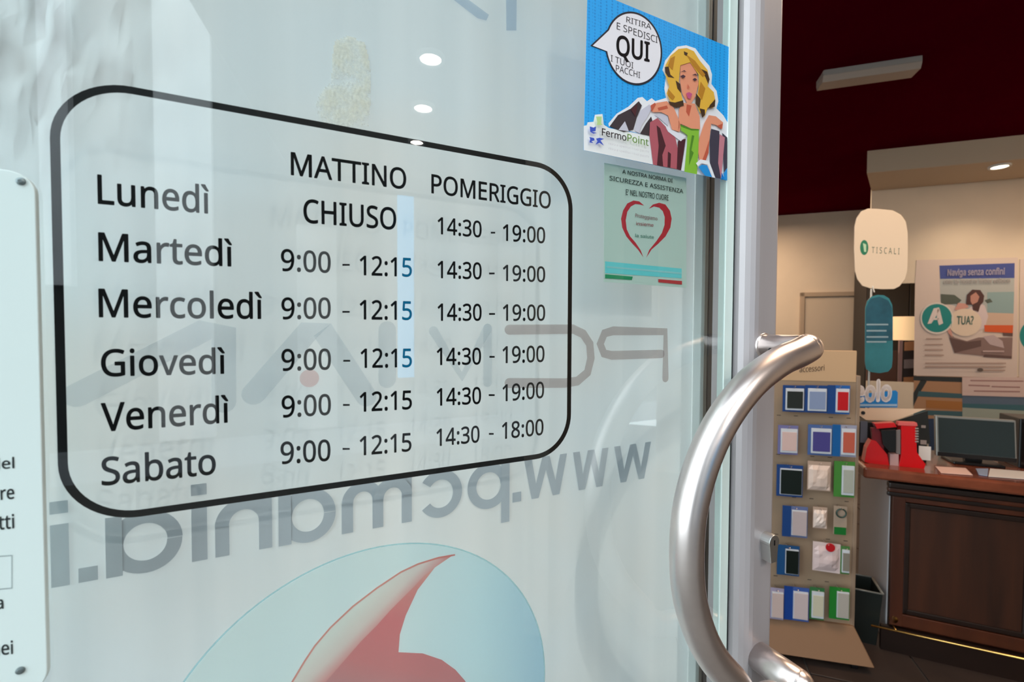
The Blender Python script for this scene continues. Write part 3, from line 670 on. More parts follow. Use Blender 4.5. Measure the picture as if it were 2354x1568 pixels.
text('word', 'Fermo', G, zz2(312, 1160), zz2(522, 1210), zz2(0, 1100)[1], lay[0], sc((60, 44, 52)), stk, bold=.01)
text('word', 'Point', G, zz2(530, 1208), zz2(712, 1252), zz2(0, 1148)[1], lay[0], sc((176, 214, 128)), stk, bold=.01)
for i in range(2):
    text('small_print', 'ritira e spedisci i tuoi pacchi', G, zz2(370, 1240 + 42 * i), zz2(715, 1312 + 42 * i), zz2(0, 1220 + 42 * i)[1], lay[0], sc((214, 210, 214)), stk)

# ------------------------------------------------------------------ heart sticker, on the inside of the glass
hz = lambda x, y: (1340 + x / 4.9, 360 + y / 4.9)
hs = thing('heart_sticker', 'pale green notice with a thin red heart, under the cartoon sticker', 'sticker', G.pt(1480, 650))
HO = -GT - .0006
prism('backing', [G.pt(*hz(x, y), HO) for x, y in ((240, 70), (1166, 240), (1166, 1478), (235, 1412))], -G.n * .0003, mat('pale green paper print on film', (222, 240, 232), .55), hs)
lay[0] = HO
ih = lambda nm, ps, c: ink(nm, ps, c, conv=hz, parent=hs)
ih('heart', [[(690, 552), (635, 505), (570, 495), (500, 528), (452, 608), (430, 700), (443, 800), (490, 900), (558, 982), (618, 1044), (682, 1135), (650, 1055), (592, 968), (532, 900), (494, 820), (482, 720), (500, 622), (540, 562), (590, 535), (640, 540)],
             [(742, 588), (788, 540), (860, 520), (930, 540), (980, 610), (1000, 700), (985, 800), (930, 900), (850, 980), (772, 1048), (712, 1142), (748, 1050), (830, 950), (890, 860), (920, 770), (922, 680), (900, 615), (860, 575), (800, 562)]], (196, 34, 52))
ih('teal_band', [[(250, 1180), (1112, 1262), (1112, 1372), (250, 1312)]], (110, 222, 226))
ih('pale_stripe', [[(270, 1232), (1105, 1305), (1105, 1325), (270, 1252)]], (150, 218, 220))
ih('green_bar', [[(250, 1325), (562, 1352), (552, 1390), (250, 1370)]], (24, 152, 100))
ih('red_bar', [[(850, 1380), (1116, 1402), (1116, 1442), (850, 1416)]], (176, 44, 52))
lay[0] += .0001
for b, l, r_, t, c in (('A NOSTRA NORMA DI', (445, 190), (1010, 292), 145, (74, 92, 88)), ('SICUREZZA E ASSISTENZA', (300, 265), (1130, 415), 215, (82, 100, 96)), ("E' NEL NOSTRO CUORE", (485, 430), (965, 495), 368, (82, 100, 96)),
                    ('Proteggiamo', (590, 680), (840, 720), 640, (196, 150, 150)), ('insieme', (600, 772), (795, 790), 735, (202, 112, 116)), ('la salute', (590, 905), (800, 925), 870, (110, 170, 150))):
    text('word', b, G, hz(*l), hz(*r_), hz(0, t)[1], lay[0], sc(c), hs, bold=.01)

# ------------------------------------------------------------------ white plaque at the left
pq = thing('white_plaque', 'white rounded plaque with screws at the far left of the glass', 'plaque', G.pt(40, 1560))
pa, pb = G.sz(-420, 784)[0], G.sz(91, 784, .004)[0]
ztp = G.sz(60, 396, .004)[1]; zbp = G.sz(80, 1592, .004)[1]; rr = .012
ol = arc(pb - rr, ztp - rr, rr, rr, 90, 0, 10) + arc(pb - rr, zbp + rr, rr, rr, 0, -90, 10) + arc(pa + rr, zbp + rr, rr, rr, -90, -180, 10) + arc(pa + rr, ztp - rr, rr, rr, 180, 90, 10)
prism('board', [G.P(a, z, .0045) for a, z in ol], -G.n * .0042, mat('white acrylic', (228, 243, 242), .3), pq, bevel=.0005)
for x, y in ((48, 417), (47, 1541)):
    c = G.pt(x, y, .0045); MB().tube([c, c + G.n * .0008, c + G.n * .0012], [.0022, .002, .001], 14).build('screw', mat('screw zinc', (120, 132, 134), .4, .6), pq)
for b, l, r_, t in (('orari del', (-130, 1087), (33, 1076), 1062), ('chiuso ore', (-150, 1164), (33, 1146), 1133), ('per tutti', (-120, 1230), (33, 1214), 1197), ('a tutta', (-110, 1412), (8, 1399), 1383), ('orari nei', (-120, 1519), (30, 1503), 1488)):
    text('printed_word', b, G, l, r_, t, .0047, mat('plaque ink', (72, 84, 86), .6), pq, bold=.012)
c1 = [G.sz(x, y, .0047) for x, y in ((-150, 1290), (27, 1277), (27, 1352), (-150, 1370))]
flat('printed_box', G, ribbon([c1[0], c1[1], c1[2], c1[3]], .0006, closed=True), .0047, mat('plaque line', (150, 166, 168), .6), pq, szcoords=True)

# ------------------------------------------------------------------ interior: back door
dr = thing('door_2', 'plain cream interior door in the back wall', None, B1.P(B1.sz(1920, 700)[0], 0), kind='structure')
s_a = B1.sz(1838, 700)[0]; s_b = B1.sz(1848, 700)[0]; zd = B1.sz(1900, 682)[1]; zo = B1.sz(1900, 672)[1]
M_dr = mat('cream door', (205, 186, 164), .6)
box('door_leaf', B1.P(s_b, 0, .0), d2 * .9, B1.n * .02, Z * (zd - .01), M_dr, dr)
mb = MB(); mb.box(B1.P(s_a, 0), d2 * (s_b - s_a), B1.n * .05, Z * zo); mb.box(B1.P(s_a, zd), d2 * 1.1, B1.n * .05, Z * (zo - zd)); mb.box(B1.P(s_b + .9, 0), d2 * .06, B1.n * .05, Z * zd)
mb.build('door_frame', mat('door frame paint', (178, 156, 134), .6), dr, bevel=.006)
box('handle', B1.P(B1.sz(1972, 815)[0], B1.sz(1972, 815)[1], .02), d2 * .1, B1.n * .04, Z * .02, M_steel, dr)

# ------------------------------------------------------------------ ceiling luminaire and bulkhead spot
def zat(px, py, z):
    r_ = ray(px, py); return EYE + r_ * ((z - HC) / r_.z)
la = zat(1893, 186, CEIL - .07); lb = zat(2121, 153, CEIL - .07); lf = (lb - la); wdir = lf.cross(Z).normalized()
if wdir.y < 0: wdir = -wdir
lum = thing('ceiling_luminaire', 'unlit grey box luminaire on the maroon ceiling', 'ceiling light', la)
ww = .15
box('housing', la + Z * .035, lf, wdir * ww, Z * .036, mat('luminaire grey', (150, 142, 136), .5), lum, bevel=.004)
prism('diffuser', [la + wdir * q + Z * z for q, z in ((.004, .035), (.02, .0), (ww - .02, .0), (ww - .004, .035))], lf, mat('unlit diffuser', (168, 152, 140), .4), lum)
sp_ = zat(2298, 384, zs - .012)
M_lamp2 = mat('warm lamp glow', (255, 236, 205), .5, emit=14)
downlight(sp_, 'small lit round spotlight under the cream bulkhead', r=.062, em=M_lamp2)
def spot(p, e, blend=.8, size=2.2, col=(1, .8, .58)):
    l_ = bpy.data.lights.new('spot', 'SPOT'); l_.energy = e; l_.color = col; l_.spot_size = size; l_.spot_blend = blend; l_.shadow_soft_size = .05
    o_ = bpy.data.objects.new('spot_light', l_); link(o_); o_.location = p - Z * .03; return o_
spot(sp_, 22)
for k in (1, 2): spot(sp_ + d2 * .9 * k, 22)
def area(p, size, e, col, look=None):
    l_ = bpy.data.lights.new('area', 'AREA'); l_.energy = e; l_.color = col; l_.size = size
    o_ = bpy.data.objects.new('area_light', l_); link(o_); o_.location = p
    d_ = (look - p) if look else V((0, 0, -1)); o_.rotation_euler = d_.to_track_quat('-Z', 'Y').to_euler(); return o_
WARM = (1, .76, .55)
film_fill_lights = [area(FP.P(FP.sz(x, 784)[0], zz, -1.0), .9, 3.9, (.94, .98, 1), FP.P(FP.sz(x, 784)[0], zz, 0)) for x, zz in ((560, 1.36), (1300, 1.42))]   # fill lights added behind the film to brighten it
area(V((1.5, 1.15, 3.05)), 1.0, 34, WARM)
area(O1 - d3 * 1.4 - d2 * 1.2 + Z * 3.0, 1.4, 60, WARM)
area(R0 - d3 * 1.6 - d2 * .6 + Z * 2.9, 1.0, 20, WARM)

# ------------------------------------------------------------------ posters on the partition
def onwall(name, pl, quad, off, m, parent, th=.0):
    return flat(name, pl, [quad], off, m, parent)
M_paper = mat('poster paper', (214, 194, 184), .6)
p4 = lambda x, y: (2080 + x / 4.901, 580 + y / 4.9)
ps = thing('seaside_poster', 'large pale poster with a seaside photo of a woman and a teal disc', 'poster', B2.pt(2220, 866))
prism('sheet', [B2.pt(*p, .006) for p in ((2104, 650), (2107, 598), (2340, 592), (2338, 868), (2209, 866), (2101, 863))], B2.n * -.004, M_paper, ps)
lay[0] = .006
def ip(nm, polys, c, rough=.5, conv=p4, par=ps): return ink(nm, polys, c, conv=conv, pl=B2, parent=par, step=.0006)
ip('photo_sky', [[(390, 150), (1238, 122), (1225, 700), (1000, 690), (700, 640), (400, 560)]], (176, 178, 176))
ip('photo_top', [[(390, 150), (1238, 122), (1235, 290), (398, 300)]], (62, 78, 148))
ip('photo_water', [[(930, 450), (1232, 445), (1225, 700), (930, 680)]], (140, 164, 166))
ip('photo_sand', [[(930, 680), (1225, 690), (1218, 920), (880, 900)]], (206, 176, 156))
ip('island', [[(405, 470), (560, 480), (640, 540), (600, 580), (410, 590)], [(900, 540), (960, 520), (990, 560), (930, 575)]], (84, 92, 84))
ip('white_shirt', [[(820, 560), (900, 600), (940, 720), (900, 860), (700, 900), (640, 700), (740, 620)]], (216, 196, 196))
ip('tub', [[(480, 880), (560, 960), (700, 1000), (830, 960), (960, 960), (1215, 960), (1205, 1200), (560, 1135)]], (138, 112, 108))
ip('tub_shade', [[(500, 960), (700, 1010), (860, 990), (860, 1060), (560, 1135)], [(1100, 900), (1218, 900), (1215, 950), (1110, 940)], [(900, 1150), (1205, 1170), (1205, 1200), (880, 1180)]], (100, 76, 74))
ip('cloth', [[(880, 950), (1000, 930), (1100, 1000), (1120, 1080), (960, 1040)]], (188, 166, 168))
ip('orange_tag', [[(895, 820), (1222, 822), (1215, 910), (900, 895)]], (216, 92, 48))
ip('arm', [[(560, 650), (600, 570), (700, 580), (720, 620), (620, 650)], [(470, 850), (520, 850), (540, 960), (490, 910)]], (206, 150, 138))
ip('hair', [[(690, 590), (700, 480), (760, 420), (850, 425), (895, 490), (885, 560), (850, 600), (830, 670), (770, 650), (760, 590)]], (78, 48, 48))
ip('face', [[(740, 490), (800, 450), (840, 500), (820, 560), (760, 590), (740, 550)]], (188, 134, 120))
def ell(cx, cy, rx, ry, n=36): return [(cx + rx * math.cos(2 * math.pi * k / n), cy + ry * math.sin(2 * math.pi * k / n)) for k in range(n)]
ip('white_disc', [ell(680, 790, 185, 155)], (226, 204, 184))
ip('disc_rim', [ell(362, 745, 186, 178)], (222, 212, 204)); ip('teal_disc', [ell(362, 742, 170, 160) + [(520, 850), (528, 800)]], (28, 134, 132))
lay[0] += .0006
ip('letter', [[(325, 632), (385, 622), (398, 650), (300, 800), (255, 808)], [(365, 640), (392, 636), (432, 800), (385, 822), (360, 740)], [(310, 740), (385, 740), (385, 762), (300, 762)]], (226, 210, 206))
lay[0] += .0006
text('word', 'TUA?', B2, p4(585, 810), p4(775, 812), p4(0, 720)[1], lay[0], sc((120, 160, 150)), ps, bold=.02)
text('headline', 'Naviga senza confini', B2, p4(480, 262), p4(1125, 248), p4(0, 195)[1], lay[0], sc((216, 206, 222)), ps, bold=.03)
text('headline', 'con la nostra linea veloce', B2, p4(440, 352), p4(1190, 340), p4(0, 305)[1], lay[0], sc((206, 200, 200)), ps, bold=.03)
for i, (x0, x1, y) in enumerate(((240, 420, 975), (225, 430, 1040), (225, 430, 1100), (225, 440, 1160), (230, 1140, 1250), (230, 1140, 1290), (870, 1130, 1330), (880, 1120, 1115))):
    ip('text_line', [[(x0, y - 8), (x1, y - 6), (x1, y + 8), (x0, y + 8)]], (172, 146, 136) if i < 7 else (196, 170, 168))
ip('mark', [ell(850, 1325, 34, 20)], (96, 84, 78))
# second poster, cut by the frame
ps2 = thing('second_poster', 'pale poster with a teal disc, cut off by the right edge of the picture', 'poster', B2.pt(2400, 866))
prism('sheet', [B2.pt(*p, .006) for p in ((2345, 596), (2520, 588), (2520, 876), (2343, 870))], B2.n * -.004, M_paper, ps2)
lay[0] = .006; ink('teal_disc', [ell(2378, 772, 34, 36)], (28, 134, 132), conv=lambda x, y: (x, y), pl=B2, parent=ps2, step=.0006)
# lower beach poster
idn = lambda x, y: (x, y)
l4 = lambda x, y: (2100 + x / 4.9, 840 + y / 4.9)
bpst = thing('beach_poster', 'striped tan and teal picture poster low behind the monitor', 'poster', B2.pt(2220, 1010))
prism('sheet', [B2.pt(*p, .003) for p in ((2101, 864), (2520, 868), (2520, 1030), (2101, 1010))], B2.n * -.002, mat('tan print', (176, 132, 100), .6), bpst)
lay[0] = .0032
ib = lambda nm, ps_, c: ink(nm, ps_, c, conv=l4, pl=B2, parent=bpst, step=.0006)
ib('dark_band', [[(0, 120), (550, 135), (550, 190), (0, 170)], [(0, 310), (90, 150), (150, 180), (60, 330), (0, 460)]], (46, 52, 56))
ib('teal_stripe', [[(60, 290), (550, 320), (550, 372), (40, 350)], [(0, 500), (550, 520), (550, 585), (150, 560), (0, 560)]], (62, 98, 108))
ib('amber_stripe', [[(140, 390), (550, 410), (550, 505), (140, 480)]], (170, 112, 62))
ib('blue_band', [[(550, 340), (1400, 360), (1400, 500), (550, 470)]], (90, 108, 130))
ib('sea_band', [[(550, 430), (1400, 450), (1400, 520), (550, 480)]], (60, 104, 116))
ib('pale_band', [[(550, 475), (1400, 520), (1400, 700), (550, 600)]], (158, 166, 156))
ib('navy_patch', [[(150, 600), (290, 600), (290, 1000), (180, 1000)]], (44, 62, 92))
sh = thing('text_sheet', 'pale printed sheet taped below the seaside poster', 'paper', B2.pt(2290, 912))
prism('sheet', [B2.pt(*p, .011) for p in ((2212, 867), (2520, 868), (2520, 918), (2212, 909))], B2.n * -.003, mat('pink paper', (212, 186, 180), .6), sh)
lay[0] = .0112
for y, x0, x1 in ((172, 640, 1240), (225, 620, 860), (240, 880, 1200), (290, 680, 1200)):
    ink('text_line', [[(x0, y - 8), (x1, y), (x1, y + 14), (x0, y + 6)]], (160, 120, 118), conv=l4, pl=B2, parent=sh, step=.0003)

# ------------------------------------------------------------------ behind the opening: dark stand-in for the unlit room, lamp
dc = Plane(W(2050, 780, 5.6), d2)
dark_bk = thing('dark_room_backdrop', 'tall dark backdrop standing in for the unlit room behind the partition opening', 'backdrop', dc.P(dc.sz(2050, 800)[0], 0))
c0_, c1_ = dc.sz(1985, 780)[0], dc.sz(2135, 780)[0]
box('body', dc.P(c0_ + .02, 0, -.4), d2 * (c1_ - c0_ + .5), dc.n * .4, Z * 2.3, mat('dark backdrop', (52, 46, 42), .6), dark_bk)  # dark box added in place of the shade in the unlit room
box('door', dc.P(c0_ + .03, .06, 0), d2 * .42, dc.n * .02, Z * 2.2, mat('dark backdrop front', (60, 54, 48), .5), dark_bk, bevel=.004)  # front of the dark stand-in for the unlit room
box('door', dc.P(c0_ + .46, .06, 0), d2 * .42, dc.n * .02, Z * 2.2, mat('dark backdrop front', (60, 54, 48), .5), dark_bk, bevel=.004)  # front of the dark stand-in for the unlit room
lpl = Plane(W(2077, 760, 5.2), d2)
a_, z0_ = lpl.sz(2078, 782); z1_ = lpl.sz(2078, 728)[1]
lt = thing('floor_lamp', 'lamp with a glowing cream drum shade seen through the opening', 'lamp', lpl.P(a_, 0))
c = lpl.P(a_, 0)
MB().tube([c + Z * z0_, c + Z * z1_], [.125, .115], 28, caps=False).build('shade', mat('glowing shade', (232, 196, 148), .7, emit=.62), lt, smooth=True)
MB().tube([c + Z * .02, c + Z * (z1_ - .05)], .016, 10).build('pole', M_dark, lt); MB().tube([c, c + Z * .02], [.14, .13], 24).build('base', M_dark, lt)
pp = Plane(W(2078, 860, 5.05), d2)
a0, zz0 = pp.sz(2064, 930); a1, zz1 = pp.sz(2072, 782)
st2 = thing('brochure_rack', 'narrow dark rack of leaflets behind the teal sign', 'rack', pp.P(a1, 0))
box('side_rail', pp.P(a0, 0), d2 * .03, d3 * .03, Z * zz1, mat('pale rail', (150, 120, 118), .5), st2)
box('back_panel', pp.P(a0 + .04, 0), d2 * .12, d3 * .03, Z * (zz1 - .01), mat('rack panel', (40, 34, 38), .5), st2)
box('back_panel', pp.P(a0 - .30, 0), d2 * .28, d3 * .02, Z * (zz1 - .12), mat('rack brown', (92, 62, 52), .5), st2)
for i in range(4):
    q = pp.P(a0 + .045, zz1 - .12 - .2 * i, .0); box('leaflet', q, d2 * .1 + Z * .01, B2.n * .012, Z * .10, mat('leaflet %d' % (i % 2), ((170, 120, 84), (120, 110, 112))[i % 2], .5), st2)

# ------------------------------------------------------------------ counter
ca_ = math.radians(-66); k2 = V((-math.sin(ca_), -math.cos(ca_), 0)); k3 = V((-k2.y, k2.x, 0))
if k3.y < 0: k3 = -k3
K = Plane(W(2045, 1300, 1.99), k2)
HT = .835
kc = thing('shop_counter', 'dark walnut shop counter with a panelled front and brass rail', 'counter', K.P(0, 0))
LEN = 1.5
box('carcass', K.P(.005, .10, -.44), k2 * LEN, k3 * -.435, Z * (HT - .16), M_wood, kc)
box('end_panel', K.P(-.002, .02, -.022), k2 * .005, k3 * .42, Z * (HT - .07), mat('pale grey laminate', (176, 173, 175), .5), kc)
box('plinth', K.P(-.03, 0, .0), k2 * (LEN + .03), k3 * -.02 , Z * .12, M_wooddark, kc)
box('plinth', K.P(.0, 0, -.42), k2 * LEN, k3 * -.0 + K.n * .41, Z * .10, M_wooddark, kc)
ztop_ = HT - .06
for off, z0, h_, mm in ((.034, HT - .085, .025, M_wooddark), (.026, HT - .105, .02, M_wood), (.018, HT - .125, .02, M_wooddark)):
    box('moulding', K.P(-.02, z0, 0), k2 * (LEN + .02), K.n * off, Z * h_, mm, kc, bevel=.006)
tp_ = prism('countertop', [K.P(-.115, HT - .05, .05), K.P(LEN, HT - .05, .05), K.P(LEN, HT - .05, -.46), K.P(-.115, HT - .05, -.46)], Z * .05, mat('polished red brown wood', (120, 62, 42), .22, noise=.3, scale=12, stretch=(1, .2, 1), coat=.4), kc, bevel=.010)
# front: frame and recessed panels
def frm(a0, a1):
    z0, z1 = .20, HT - .16
    box('panel', K.P(a0 + .06, z0, -.008), k2 * (a1 - a0 - .12), K.n * .012, Z * (z1 - z0), M_woodp, kc, bevel=.003)
    mb = MB(); t_ = .012
    for q0, q1, y0, y1 in ((a0 + .05, a1 - .05, z1 - .01, z1 + .012), (a0 + .05, a1 - .05, z0 - .012, z0 + .01), (a0 + .045, a0 + .066, z0 - .012, z1 + .012), (a1 - .066, a1 - .045, z0 - .012, z1 + .012)):
        mb.box(K.P(q0, y0, 0), k2 * (q1 - q0), K.n * t_, Z * (y1 - y0))
    mb.build('panel_moulding', M_wooddark, kc, bevel=.004)
    box('stile', K.P(a0, .13, 0), k2 * .046, K.n * .016, Z * (HT - .26), M_wood, kc, bevel=.002)
    box('rail', K.P(a0, .13, 0), k2 * (a1 - a0), K.n * .014, Z * .055, M_wood, kc, bevel=.003)
    box('rail', K.P(a0, HT - .145, 0), k2 * (a1 - a0), K.n * .014, Z * .03, M_wood, kc, bevel=.003)
frm(.0, .50); frm(.50, 1.0); frm(1.0, 1.5)
r0 = K.pt(2008, 1484, .05); r1 = K.pt(2354, 1562, .05)
r0_ = K.P(-.075, .125, .05); r1_ = r0_ + k2 * 1.5
rl = MB().tube([r0_, r1_], .0045, 12).build('foot_rail', M_brass, kc, smooth=True)
for q in (.09, .6, 1.1):
    b0 = K.P(q - .075, .125, .05); MB().tube([b0 - K.n * .05, b0], .004, 10).build('rail_bracket', M_brass, kc, smooth=True)
    MB().tube([b0 - K.n * .038 + Z * .03, b0 - K.n * .034 + Z * .03], .016, 16).build('rosette', M_brass, kc, smooth=True)

# ------------------------------------------------------------------ waste bin
bw = K.P(-.055, 0, -.10); 
wb = thing('waste_bin', 'dark waste bin against the pale end of the counter', 'bin', bw)
R_ = .06
def rrect(c, w_, d_, z, s=1): return [c + k2 * x * s + k3 * y * s + Z * z for x, y in ((-w_, -d_), (w_, -d_), (w_, d_), (-w_, d_))]
b_in, b_h = .05, .26
ctrb = K.P(-.085, 0, -.06)
vs = rrect(ctrb, .045, .06, 0) + rrect(ctrb, .06, .075, b_h) + rrect(ctrb, .055, .07, b_h) + rrect(ctrb, .042, .057, .01)
fs = [(3, 2, 1, 0)] + [(i * 4 + k, i * 4 + (k + 1) % 4, (i + 1) * 4 + (k + 1) % 4, (i + 1) * 4 + k) for i in range(3) for k in range(4)] + [(12, 13, 14, 15)]
mesh('bucket', vs, fs, mat('dark green grey plastic', (26, 31, 29), .4), wb, bevel=.003)
mb = MB()
for a, b in ((0, 1), (1, 2), (2, 3), (3, 0)):
    q = rrect(ctrb, .061, .076, b_h); mb.tube([q[a], q[b]], .004, 8)
mb.build('rim', mat('bin rim', (120, 120, 116), .3), wb, smooth=True)

# ------------------------------------------------------------------ things on the counter
def onk(px, off): return None
KT = Plane(K.P(0, 0, -.06), k2)
# monitor
MP = Plane(K.P(0, 0, -.20), k2)
mo = thing('monitor', 'flat monitor with a thin silver bezel and dark screen on the counter', 'monitor', MP.P(MP.sz(2250, 1060)[0], HT))
ma, mz = MP.sz(2158, 958); mc, _ = MP.sz(2346, 970); mzb = MP.sz(2250, 1058)[1]
tilt = MP.n * -.02
box('case', MP.P(ma, mzb, -.012), k2 * (mc - ma), K.n * -.022, Z * (mz - mzb) + tilt, mat('silver bezel', (150, 150, 146), .3, .4), mo, bevel=.003)
box('screen', MP.P(ma + .008, mzb + .022, -.0118), k2 * (mc - ma - .016), K.n * .0022, Z * (mz - mzb - .030) + tilt * .85, mat('dark screen', (44, 54, 56), .12), mo)
box('lower_bezel', MP.P(ma + .004, mzb + .002, -.011), k2 * (mc - ma - .008), K.n * .004, Z * .018, M_dark, mo)
box('neck', MP.P((ma + mc) / 2 - .03, HT + .01, -.03), k2 * .06, K.n * -.02, Z * (mzb - HT + .06), M_dark, mo)
box('base', MP.P(ma + .05, HT, -.11), k2 * (mc - ma - .10), K.n * .13, Z * .012, M_dark, mo, bevel=.004)
bt = MP.P(mc + .012, HT, -.03)
tl = thing('black_tower', 'black upright box at the right edge beside the monitor', 'computer', bt)
box('case', bt, k2 * .12, k3 * .16, Z * (mz - HT + .01), M_dark, tl, bevel=.004); box('front_panel', bt + k2 * .006 + K.n * .004, k2 * .108, k3 * .004, Z * (mz - HT - .005), mat('black gloss', (10, 10, 12), .15), tl)
# papers
def paper(label, quad, c, name='paper'):
    o_ = prism(name, [zat(x, y, HT + .002) for x, y in quad], Z * .002, mat('paper %d %d %d' % c, c, .6)); return tag(o_, label, 'paper', 'papers on the counter')
paper('pinkish sheet lying on the counter in front of the monitor', ((2150, 1073), (2220, 1077), (2236, 1093), (2163, 1088)), (232, 190, 176))
paper('white leaflet lying flat on the counter under the black tower', ((2276, 1078), (2420, 1090), (2430, 1108), (2272, 1096)), (226, 214, 206))
paper('blue and white flyer lying on the counter between pink sheet and white leaflet', ((2243, 1078), (2272, 1078), (2270, 1095), (2250, 1092)), (150, 160, 184))

# black and cream brochure box with red phone stand and blue sign
BP = Plane(K.P(0, 0, -.16), k2)
bb = thing('display_box', 'black box with cream sloping top behind the red phone stand', 'display box', BP.P(BP.sz(2040, 1060)[0], HT))
a0, zt0 = BP.sz(1975, 975); a1, _ = BP.sz(2133, 975); zb_1 = HT
zt0 = BP.sz(2050, 975)[1]
box('body', BP.P(a0, HT, -.14), k2 * (a1 - a0), K.n * .14, Z * (zt0 - HT), M_dark, bb, bevel=.003)
q = [BP.pt(x, y, .004) for x, y in ((1967, 938), (2128, 940), (2052, 968), (1990, 965), (1968, 950))]
prism('header_card', q, K.n * .004, mat('cream card', (222, 190, 160), .5), bb)
q = BP.pt(1984, 949, .009); MB().tube([q, q + K.n * .002], .0085, 18).build('dot', M_dark, bb)
q = [BP.pt(x, y, .003) for x, y in ((2062, 966), (2132, 944), (2138, 1020), (2062, 1020))]
prism('side_card', q, K.n * .003, mat('near black card', (24, 24, 20), .5), bb)
for x0, y0, x1, y1 in ((2118, 978, 2128, 984), (2116, 1012, 2130, 1022), (1978, 968, 1994, 1018)):
    pbox('label_strip', BP, x0, y0, x1, y1, .009, .002, mat('grey label', (150, 138, 132), .5) if x0 > 2000 else mat('grey blue label', (84, 86, 98), .5), bb)
pbox('white_card', BP, 2112, 1026, 2140, 1058, .010, .002, M_white, bb); 
es = thing('blue_sign', 'small blue sign with big white rounded letters above the red stand', 'sign', BP.pt(2015, 938))
prism('backing', [BP.pt(x, y, -.01) for x, y in ((1966, 937), (1966, 916), (1978, 906), (2060, 898), (2064, 902), (2063, 937))], k3 * .012, mat('sign blue', (20, 122, 190), .45), es)
lay[0] = -.0095
wl = sc((252, 244, 242)); lay[0] = -.008
text('word', 'eolo', BP, (1964, 922), (2050, 920), 880, -.007, wl, es, bold=.05, font=True)
flat('underline', BP, [[(1966, 929), (2062, 929), (2062, 934), (1966, 934)]], -.008, sc((150, 176, 200)), es)
# red stand
RP = Plane(K.P(0, 0, -.035), k2)
rs = thing('red_phone_stand', 'glossy red phone display stand on the counter', 'display stand', RP.P(RP.sz(2050, 1080)[0], HT))
M_red = mat('glossy red plastic', (206, 14, 22), .25, coat=.4)
def rp(pts, d, m=M_red, nm='panel', off=0): return prism(nm, [RP.pt(x, y, off) for x, y in pts], k3 * d, m, rs, bevel=.001)
rp([(1987, 1062), (1993, 1030), (2003, 1012), (2014, 1014), (2040, 1045), (2046, 1078)], .05, nm='foot')
rp([(2064, 1084), (2072, 1045), (2072, 978), (2106, 979), (2108, 1040), (2128, 1068), (2124, 1080)], .05, nm='column')
rp([(2046, 1080), (2046, 1044), (2066, 1044), (2066, 1084)], .03, mat('pink grey plastic', (190, 150, 146), .4), 'badge', -.004)
rp([(2010, 974), (2056, 972), (2062, 982), (2016, 986)], .04, nm='top_bar')
rp([(2003, 984), (2018, 984), (2036, 1010), (2030, 1040), (2008, 1030)], .02, mat('maroon plastic', (110, 18, 28), .4), 'arm', -.01)
rp([(2026, 990), (2060, 988), (2060, 1038), (2046, 1040), (2030, 1022)], .012, M_dark, 'phone', .012)
rp([(2060, 990), (2070, 988), (2070, 1045), (2060, 1042)], .012, mat('grey plastic', (120, 110, 108), .4), 'spine', -.004)
rp([(2066, 970), (2108, 972), (2110, 980), (2064, 978)], .03, mat('light red plastic', (216, 96, 92), .35), 'cap', .002)
for i in range(6):
    y = 984 + i * 6; rp([(2104, y), (2112, y), (2112, y + 3), (2104, y + 3)], .006, mat('grey label', (150, 138, 132), .5), 'slot', .003)

# ------------------------------------------------------------------ pole signs behind the counter's left corner
TP = Plane(K.P(0, 0, -.40), k2)
zt_s = thing('white_rounded_sign', 'white rounded rectangular sign with a small green emblem on a thin stalk', 'sign', TP.P(TP.sz(2004, 1040)[0], HT))
tx = lambda x, y: (1760 + x / 3.485, 450 + y / 3.485)
sg_ = [(712, 250), (728, 180), (765, 125), (820, 102), (900, 104), (1020, 116), (1085, 150), (1125, 205), (1140, 290), (1142, 450), (1138, 600), (1118, 670), (1075, 725), (1030, 748), (930, 750), (840, 742), (775, 722), (735, 670), (715, 600), (708, 420)]
prism('panel', [TP.pt(*tx(*p), .0) for p in sg_], k3 * .008, mat('white foam board', (232, 206, 178), .5), zt_s, bevel=.002)
TPn = Plane(TP.o + K.n * .001, k2)
flat('emblem', TP, [[tx(*p) for p in ell(790, 415, 33, 60)]], .001, sc((30, 120, 84)), zt_s)
flat('emblem_mark', TP, [[tx(*p) for p in ((780, 380), (806, 390), (806, 450), (790, 450), (784, 410))]], .0016, sc((190, 216, 178)), zt_s)
text('word', 'TISCALI', TP, tx(850, 458), tx(1072, 470), tx(0, 410)[1], .0012, sc((96, 104, 84)), zt_s, spacing=1.5)
q0 = TP.pt(2003, 664, -.006); q1 = V((q0.x, q0.y, HT))
MB().tube([q0, q1], .0045, 10).build('stalk', mat('clear white stalk', (214, 210, 204), .3), zt_s, smooth=True)
MB().tube([q1, q1 + Z * .008], [.04, .035], 20).build('foot', mat('clear white stalk', (214, 210, 204), .3), zt_s, smooth=True)
ts = thing('teal_sign', 'translucent teal pill shaped sign with lines of text hanging under the white sign', 'sign', TP.pt(2020, 862, .02))
hx = lambda x, y: (1940 + x / 4.9, 640 + y / 4.9)
pill = [(240, 330), (262, 255), (310, 205), (380, 185), (450, 190), (510, 225), (545, 300), (552, 450), (550, 900), (540, 1000), (500, 1050), (400, 1068), (300, 1055), (250, 1020), (236, 940)]
prism('panel', [TP.pt(*hx(*p), .02) for p in pill], k3 * .004, mat('teal acrylic', (58, 122, 130), .25, noise=.15, scale=9), ts)
flat('upper_print', TP, [[hx(*p) for p in ((250, 330), (300, 230), (400, 205), (500, 250), (540, 330), (545, 700), (245, 700))]], .0212, mat('dark teal print', (34, 84, 100), .4, noise=.2, scale=20), ts)
